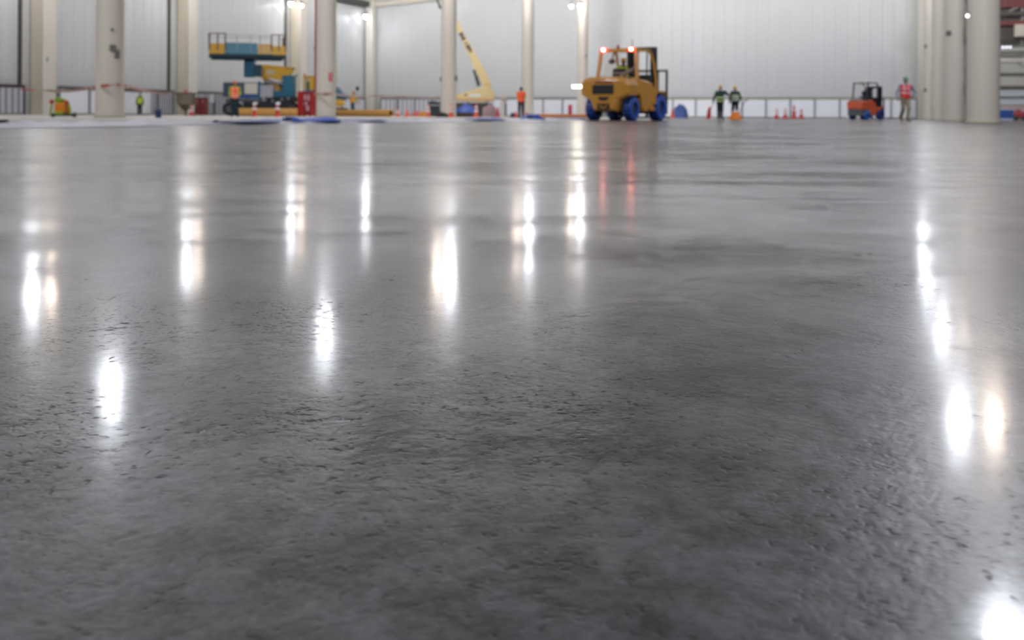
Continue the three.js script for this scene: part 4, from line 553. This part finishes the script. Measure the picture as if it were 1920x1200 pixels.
heap('tarpaulin', 'heap of crumpled blue tarpaulin below the cream crane', 'tarpaulin', 872, 27, 1.9, 0.82, 1.0, mat(0x35509a, 0.45), 3); heap('tarpaulin', 'rounded bundle of blue sheet right of the big forklift', 'tarpaulin', 1276, 27, 1.05, 0.95, 0.9, mat(0x4a5f9e, 0.45), 9);
heap('sack_pile', 'dark heap of brown sacks under the blue tarpaulin', 'sacks', 868, 29, 1.9, 0.3, 0.7, mat(0x3d302c, 0.85), 5); heap('sack_pile', 'mottled heap of red and white sacks right of the blue tarpaulin', 'sacks', 919, 27, 1.0, 0.9, 0.8, mat(0xa08484, 0.8), 14); heap('sack_pile', 'dark green heap between an orange cone and the mottled sacks', 'sacks', 903, 26.3, 0.6, 0.7, 0.6, mat(0x3a4238, 0.85), 21);
heap('sack_pile', 'small heap of red and orange bags left of the black crate', 'bags', 782, 26.5, 0.85, 0.4, 0.6, mat(0xc25a5a, 0.6), 33); heap('sack_pile', 'small heap of yellow bags left of the black crate', 'bags', 794, 27, 0.7, 0.42, 0.6, mat(0xc7812c, 0.6), 37); heap('sack_pile', 'small dark blue heap left of the feet of the man in the orange jacket', 'bags', 961, 30, 0.35, 0.28, 0.4, mat(0x1c2438, 0.7), 41); heap('sack_pile', 'low blue heap right of the feet of the man in the orange jacket', 'bags', 996, 27, 0.65, 0.2, 0.5, mat(0x3a4876, 0.6), 45); heap('sack_pile', 'dark heap at the foot of the column left of the crane', 'bags', 829, 31, 0.8, 0.3, 0.5, mat(0x2f2c30, 0.8), 52);
{
  const t = thing('crate', 'black crate with a pale band standing left of the column by the crane', 'crate', at(814, 27), 0.1); obj('tub', rb(0.78, 0.95, 0.6, 0.04, 0, 0.5, 0), mat(0x182124, 0.6), t); obj('lid', rb(0.84, 0.1, 0.66, 0.03, 0, 1.0, 0), black, t); obj('pale_band', rb(0.74, 0.06, 0.02, 0.006, 0, 0.82, 0.305), mat(0xa6a0a4, 0.5), t); obj('handle', rb(0.5, 0.05, 0.05, 0.02, -0.1, 1.09, 0.1), charcoal, t);
  const w = thing('water_stand', 'tall white stand with a rounded beige top, left of the man in the orange jacket', 'stand', at(945, 27)); obj('body', rb(0.34, 1.1, 0.34, 0.04, -0.12, 0.55, 0), mat(0xcfcac6, 0.5), w); obj('top', sp(0.33, -0.02, 1.35, 0, 1, 0.72, 0.8), mat(0xbfb3a6, 0.5), w); obj('tap_panel', rb(0.12, 0.9, 0.2, 0.02, 0.12, 0.5, 0.05), mat(0x3a3f3e, 0.6), w);
  const f = thing('fire_box', 'narrow red fire box by the slim column left of the big forklift', 'fire box', at(1069, 23)); obj('case', rb(0.3, 0.95, 0.25, 0.03, 0, 0.55, 0), mat(0x9c1420, 0.4), f); obj('door', rb(0.25, 0.4, 0.02, 0.008, 0, 0.78, 0.13), mat(0xb01a24, 0.4), f); obj('door', rb(0.25, 0.36, 0.02, 0.008, 0, 0.34, 0.13), mat(0x8a121c, 0.4), f); each('foot', [bx(0.05, 0.08, 0.2, -0.1, 0.04, 0), bx(0.05, 0.08, 0.2, 0.1, 0.04, 0)], black, f);
}

// ------------------------------------------------------------------ barriers along the walls: a rail, posts and sheets
function barrier(label, p0, p1, n, sheetTone, railTone, postTone, bars) {
  const d = p1.clone().sub(p0), L = d.length(), t = thing('barrier', label, 'barrier', p0, -Math.atan2(d.z, d.x));
  obj('top_rail', rb(L, 0.2, 0.09, 0.015, L / 2, 1.82, 0), mat(railTone, 0.7), t); obj('foot_rail', rb(L, 0.1, 0.1, 0.015, L / 2, 0.06, 0), mat(0x8f8b86, 0.8), t);
  for (let i = 0; i <= n; i++) obj('post', rb(0.11, 1.72, 0.1, 0.012, Math.min(L - 0.06, Math.max(0.06, L * i / n)), 0.87, 0.05), mat(postTone, 0.6), t);
  for (let i = 0; i < n; i++) { const w = L / n - 0.06, g = new THREE.PlaneGeometry(w, 1.6, 24, 3), q = g.attributes.position; for (let k = 0; k < q.count; k++) q.setZ(k, 0.018 * Math.sin(q.getX(k) * 21 + i) + 0.012 * noise(q.getX(k) * 3 + i * 9, q.getY(k) * 2, 71)); g.computeVertexNormals(); const b = g.clone().translate(0, 0, -0.012); obj('sheet', [g, b].map((u) => u.translate(L * (i + 0.5) / n, 0.92, -0.03)), mat(sheetTone, 0.5), t); }
  for (const [a, b, k] of bars || []) for (let i = 0; i < k; i++) obj('bar', rod([L * (a + (b - a) * (i + 0.5) / k), 0.1, 0.12], [L * (a + (b - a) * (i + 0.5) / k), 1.7, 0.12], 0.035), mat(0x5a5a5e, 0.5), t);
  return t;
}
const lw = (a) => hall(LEFT + 0.62, a), bw = (b) => hall(b, BACK - 0.5);
barrier('white sheeted barrier with a dark rail at the left edge', lw(33), lw(50), 7, 0xcfd0d8, 0x4c4442, 0x55555a, [[0.72, 0.98, 9]]);
barrier('white sheeted barrier with a dark rail behind the lime and orange floor machine', lw(52.8), lw(58.4), 2, 0xeeeff4, 0x5c5a57, 0x8a8a90); barrier('white sheeted barrier with a dark rail and grey bars behind the lime vest worker', lw(58.8), lw(64.4), 3, 0xe8e9ef, 0x595754, 0x7f7f86, [[0.52, 0.98, 10]]);
barrier('grey barred barrier behind the red cabinets', lw(67.2), lw(80.6), 6, 0xb4b5bc, 0x6b6865, 0x5f5f66, [[0.05, 0.6, 16]]); barrier('sheeted barrier behind the yellow and teal machine', lw(82.8), lw(95), 5, 0xd8d9e0, 0x77746f, 0x77777e);
barrier('white sheeted barrier along the back wall left of the big forklift', bw(-50.9), bw(-26.5), 12, 0xe2e3ea, 0x8a8780, 0x77777c, [[0.02, 0.3, 14]]); barrier('long white sheeted barrier with a beige rail along the back wall at right', bw(-26), bw(2.2), 13, 0xf1f2f8, 0xa39d8c, 0x85848a);

// ------------------------------------------------------------------ barrier tape
function tape(label, pts, tones) {
  const t = thing('barrier_tape', label, 'tape', pts[0]);
  for (let i = 0; i + 1 < pts.length; i++) {
    const a = pts[i].clone().sub(pts[0]), b = pts[i + 1].clone().sub(pts[0]), n = Math.max(2, Math.round(a.distanceTo(b) / 1.1)), sag = 0.003 * a.distanceTo(b), P = (u) => a.clone().lerp(b, u).add(V(0, -sag * 4 * u * (1 - u), 0));
    for (let k = 0; k < n; k++) { const p = P(k / n), q = P((k + 1) / n), m = p.clone().add(q).multiplyScalar(0.5); obj('stripe', new THREE.BoxGeometry(p.distanceTo(q), 0.11, 0.004).applyQuaternion(new THREE.Quaternion().setFromUnitVectors(V(1, 0, 0), q.clone().sub(p).normalize())).translate(m.x, m.y, m.z), mat(tones[k % tones.length], 0.5), t); }
  }
}
const atY = (px, py, s) => at(px, s, EYE + (HORIZON + (960 - px) * 0.0057 - py) / s);
tape('red and pale barrier tape strung past the lime and orange floor machine', [atY(40, 178.5, 29.8), atY(90, 179.5, 29), atY(190, 170, 54.6), atY(218, 167.5, 55.6), atY(233, 168.5, 53.5), atY(323, 181, 24.4)], [0xb5584a, 0xb9a99a]);
tape('thin red tape tied round the riser pipe column and along the far barrier', [atY(588, 180.5, 39), atY(606, 180.5, 39.6), atY(625, 179.5, 38.9), atY(700, 182.5, 20), atY(780, 184, 19.5), atY(822, 184.5, 29)], [0xb07a72, 0xbfa79c]);
{ const t = thing('tape_post', 'thin dark post holding the red tape at the first wall column', 'post', at(91.5, 26.6)); obj('pole', rod([0, 0, 0], [0, 1.98, 0], 0.045), mat(0x4a3a36, 0.7), t); obj('pole_cap', [rb(0.16, 0.55, 0.12, 0.03, 0, 2.0, 0)], mat(0x5a4640, 0.7), t); obj('base', cy(0.2, 0.22, 0.06, 0, 0.03, 0), charcoal, t); }

// ------------------------------------------------------------------ plastic film along the edge of the polished floor, with blue sheets on it
const filmCurve = new THREE.CatmullRomCurve3(filmLine.map(([x, d]) => V(x, 0, -d)));
const along = (px) => { let u = 0; while (u < 1) { const p = filmCurve.getPointAt(u); if (p.x / -p.z * F + 960 > px) break; u += 0.0005; } return u; };
function ribbon(px0, px1, w, h, k, off = 0, lift = 0.008) {
  const u0 = along(px0), u1 = along(px1), c = filmCurve, n = Math.ceil((u1 - u0) * 420), m = 9, pos = [], idx = [];
  for (let i = 0; i <= n; i++) { const u = u0 + (u1 - u0) * i / n, p = c.getPointAt(u), d = c.getTangentAt(u), r = V(-d.z, 0, d.x); for (let j = 0; j <= m; j++) { const v = j / m - 0.5, ww = w * (1 + 0.25 * noise(u * 60, k, 81)) * Math.min(1, 0.4 + (i + 1) * 0.12, 0.4 + (n - i + 1) * 0.12), e = (1 - 4 * v * v), q = p.clone().addScaledVector(r, v * ww + off + 0.12 * noise(u * 45, k + 3, 82)); pos.push(q.x, lift + h * e * Math.max(0.15, 0.6 + 0.5 * noise(u * 170 + v * 2, v * 3 + k, 83) + 0.35 * noise(u * 420, v * 5 + k, 84)), q.z); } }
  for (let i = 0; i < n; i++) for (let j = 0; j < m; j++) { const a = i * (m + 1) + j, b = a + m + 1; idx.push(a, a + 1, b, a + 1, b + 1, b); }
  const g = new THREE.BufferGeometry(); g.setAttribute('position', new THREE.Float32BufferAttribute(pos, 3)); g.setIndex(idx); g.computeVertexNormals(); return g;
}
tag(obj('plastic_film', ribbon(-60, 1092, 1.1, 0.07, 1), mat(0xf8f8ff, 0.42)), 'long crumpled strip of whitish plastic film along the edge of the polished floor', 'plastic film');
const sheetOn = (px0, px1, w, h, k, off, c, label) => tag(obj('blue_sheet', ribbon(px0, px1, w, h, k, off, 0.05), mat(c, 0.5)), label, 'blue sheet');
sheetOn(526, 612, 0.9, 0.1, 4, 0.15, 0x2a62ea, 'bright blue sheet lying on the plastic film below the riser pipe column');
sheetOn(618, 690, 0.6, 0.04, 5, 0.3, 0xa8b2ec, 'pale violet blue sheet lying on the plastic film right of the bright blue one');
sheetOn(380, 505, 0.5, 0.035, 7, 0.3, 0xa8b2ec, 'pale violet blue sheet lying on the plastic film left of the bright blue one');
sheetOn(870, 930, 0.7, 0.06, 9, 0.15, 0x5c7ad6, 'dull blue sheet lying on the plastic film below the heap of tarpaulin');
sheetOn(988, 1012, 1.0, 0.17, 11, 0, 0x3660cc, 'small peaked fold of blue sheet on the plastic film, right of the orange jacket man');
sheetOn(1030, 1086, 0.6, 0.06, 12, 0.1, 0x8092d4, 'grey blue sheet on the plastic film just left of the big forklift');

// ------------------------------------------------------------------ the next hall, seen past the nearest right hand column
{
  const z = (b, a) => hall(b, a);
  const w = struct('wall_beyond', boxHall(4.2, RIGHT + 0.3, BACK + 6.6, BACK + 7, 0, TOP), mat(0xb3b0a8, 0.6));
  const t = thing('steel_facade', 'pale clad steel frame with dark and red beams past the nearest right hand column', 'steel frame', hall(8, BACK + 0.5), TURN), S = 20.4, Y = (py) => EYE + (209.4 - py) / S, plank = (y0, y1, c, dz = 0) => rb(9.5, (y1 - y0) / S, 0.12, 0.015, 4.2, Y((y0 + y1) / 2), dz);
  for (const [y0, y1, c, dz] of [[86, 93, 0xb6b4aa, 0.1], [95, 103, 0x787b74, 0], [105, 112, 0xcbc3bb, 0.12], [113, 131, 0xb4b5ae, -0.02], [137, 154, 0xb9b6ad, -0.02], [161, 172, 0xc4c6cc, 0.05], [177, 187, 0xc9ccd2, 0.05], [188, 200, 0xc2a8a2, 0.02], [200, 209, 0xa8a6a4, 0]]) obj('cladding_panel', plank(y0, y1, c, dz), mat(c, 0.55), t);
  for (const [y0, y1, c] of [[131, 136, 0x6d695c], [154, 160, 0x5d564a], [173, 176, 0x8b8e8a], [82, 85, 0x77786c]]) obj('girt', rb(9.5, (y1 - y0) / S, 0.24, 0.015, 4.2, Y((y0 + y1) / 2), 0.1), mat(c, 0.6), t);
  for (const [y0, y1, c] of [[0, 16, 0x6e2a26], [40, 47, 0x7c3229], [-30, -22, 0x6e2a26]]) obj('red_beam', rb(9.5, (y1 - y0) / S, 0.3, 0.02, 4.2, Y((y0 + y1) / 2), 0.1), mat(c, 0.55), t);
  each('column_post', [0.2, 2.6, 5.4, 8.4].map((x) => rb(0.26, TOP - 0.2, 0.26, 0.02, x, TOP / 2 - 0.1, -0.15)), mat(0x8c8278, 0.6), t);
  each('diagonal_brace', [[0.9, 130, 0.1, 113], [3.4, 130, 2.2, 113], [2.4, 14, 0.2, 36], [4.9, 14, 2.6, 36]].map(([x0, y0, x1, y1]) => bar([x0, Y(y0), 0.16], [x1, Y(y1), 0.16], 0.14, 0.1)), mat(0x96948c, 0.6), t);
  obj('duct', rb(4, 1.05, 0.8, 0.05, 3.9, Y(58), 0.7), mat(0xcdc2b2, 0.5), t, 'cream ventilation duct'); obj('duct', cy(0.42, 0.42, 4, 5.2, Y(74), 0.7, 0, 0, Math.PI / 2), mat(0x77736c, 0.5), t, 'grey round duct'); obj('cable_tray', rb(9, 0.35, 0.3, 0.02, 4.2, Y(27), 0.25), mat(0x55504c, 0.7), t); obj('back_sheet', bx(10, 4.2, 0.06, 4.2, Y(30), -0.4), mat(0x5d5550, 0.8), t);
  { const k = at(1883, 24, EYE + (209.4 - 78) / 24), g = thing('strip_light', 'short row of lit white and blue lamps in the next hall', 'lamp', k, TURN); obj('housing', rb(1.05, 0.12, 0.14, 0.02, 0, 0.09, -0.05), metal, g); for (let i = 0; i < 4; i++) obj('lamp_lens', sp(0.09, -0.36 + i * 0.25, 0, 0.02), new THREE.MeshPhysicalMaterial({ color: 0xffffff, emissive: i ? 0xf2f4ff : 0x6a8cff, emissiveIntensity: i ? 1.5 : 1, roughness: 0.4, side: THREE.DoubleSide }), g); obj('hanger', rod([0, 0.14, -0.05], [0, TOP - k.y, -0.05], 0.012), metal, g); const l = new THREE.RectAreaLight(0xf2f4ff, 3, 0.9, 0.14); l.position.set(0, 0, 0.13); l.rotation.y = Math.PI; g.add(l); }
  { const k = at(1813, 66, EYE + (209.7 - 20) / 66), g = thing('round_lamp', 'single small lit lamp between the two nearest right hand columns', 'lamp', k); obj('lamp_lens', sp(0.045, 0, 0, 0), new THREE.MeshPhysicalMaterial({ color: 0xffffff, emissive: 0xfff0e0, emissiveIntensity: 5, roughness: 0.4, side: THREE.DoubleSide }), g); obj('housing', lathe([[0.02, 0.12], [0.06, 0.09], [0.065, 0.06], [0.03, 0.07]]), metal, g); obj('hanger', rod([0, 0.1, 0], [0, TOP - k.y, 0], 0.008), metal, g); const l = new THREE.PointLight(0xfff0e0, 0.4, 0, 2); l.shadow.radius = 2.5; l.castShadow = true; g.add(l); }
  const b = thing('container', 'blue waste container behind the nearest right hand column', 'container', at(1885, 29), TURN); obj('tub', rb(1.0, 0.5, 0.8, 0.03, -0.02, 0.4, 0), mat(0x0c3f86, 0.45), b); obj('rim', rb(1.06, 0.07, 0.86, 0.015, -0.02, 0.68, 0), mat(0x8fa0b8, 0.5), b); each('skid', [rb(1.0, 0.14, 0.1, 0.01, -0.02, 0.07, 0.3), rb(1.0, 0.14, 0.1, 0.01, -0.02, 0.07, -0.3)], mat(0xa8b0c0, 0.5), b);
  const r = thing('floor_machine', 'red machine partly cut off at the right edge of the photograph', 'machine', at(1913, 31), -0.4); obj('body', rb(0.7, 0.35, 0.6, 0.08, 0, 0.38, 0), mat(0x9c2a26, 0.45), r); obj('arm', rod([-0.4, 0.15, 0.2], [0.1, 0.6, 0.1], 0.05), mat(0xb9a0a4, 0.4), r); obj('cover', rb(0.3, 0.16, 0.3, 0.04, -0.1, 0.6, 0), mat(0x6a3a50, 0.5), r); each('wheel', [cy(0.16, 0.16, 0.1, -0.25, 0.16, 0.25, Math.PI / 2), cy(0.16, 0.16, 0.1, 0.25, 0.16, 0.25, Math.PI / 2), cy(0.16, 0.16, 0.1, -0.25, 0.16, -0.25, Math.PI / 2), cy(0.16, 0.16, 0.1, 0.25, 0.16, -0.25, Math.PI / 2)], charcoal, r);
  const s = thing('timber_block', 'small dark timber block lying on the unpolished floor at the left edge', 'block', at(1, 112)); obj('timber', rb(0.28, 0.06, 0.1, 0.008, -0.02, 0.036, 0), mat(0x55504a, 0.8), s);
}
renderer.render(scene, camera);
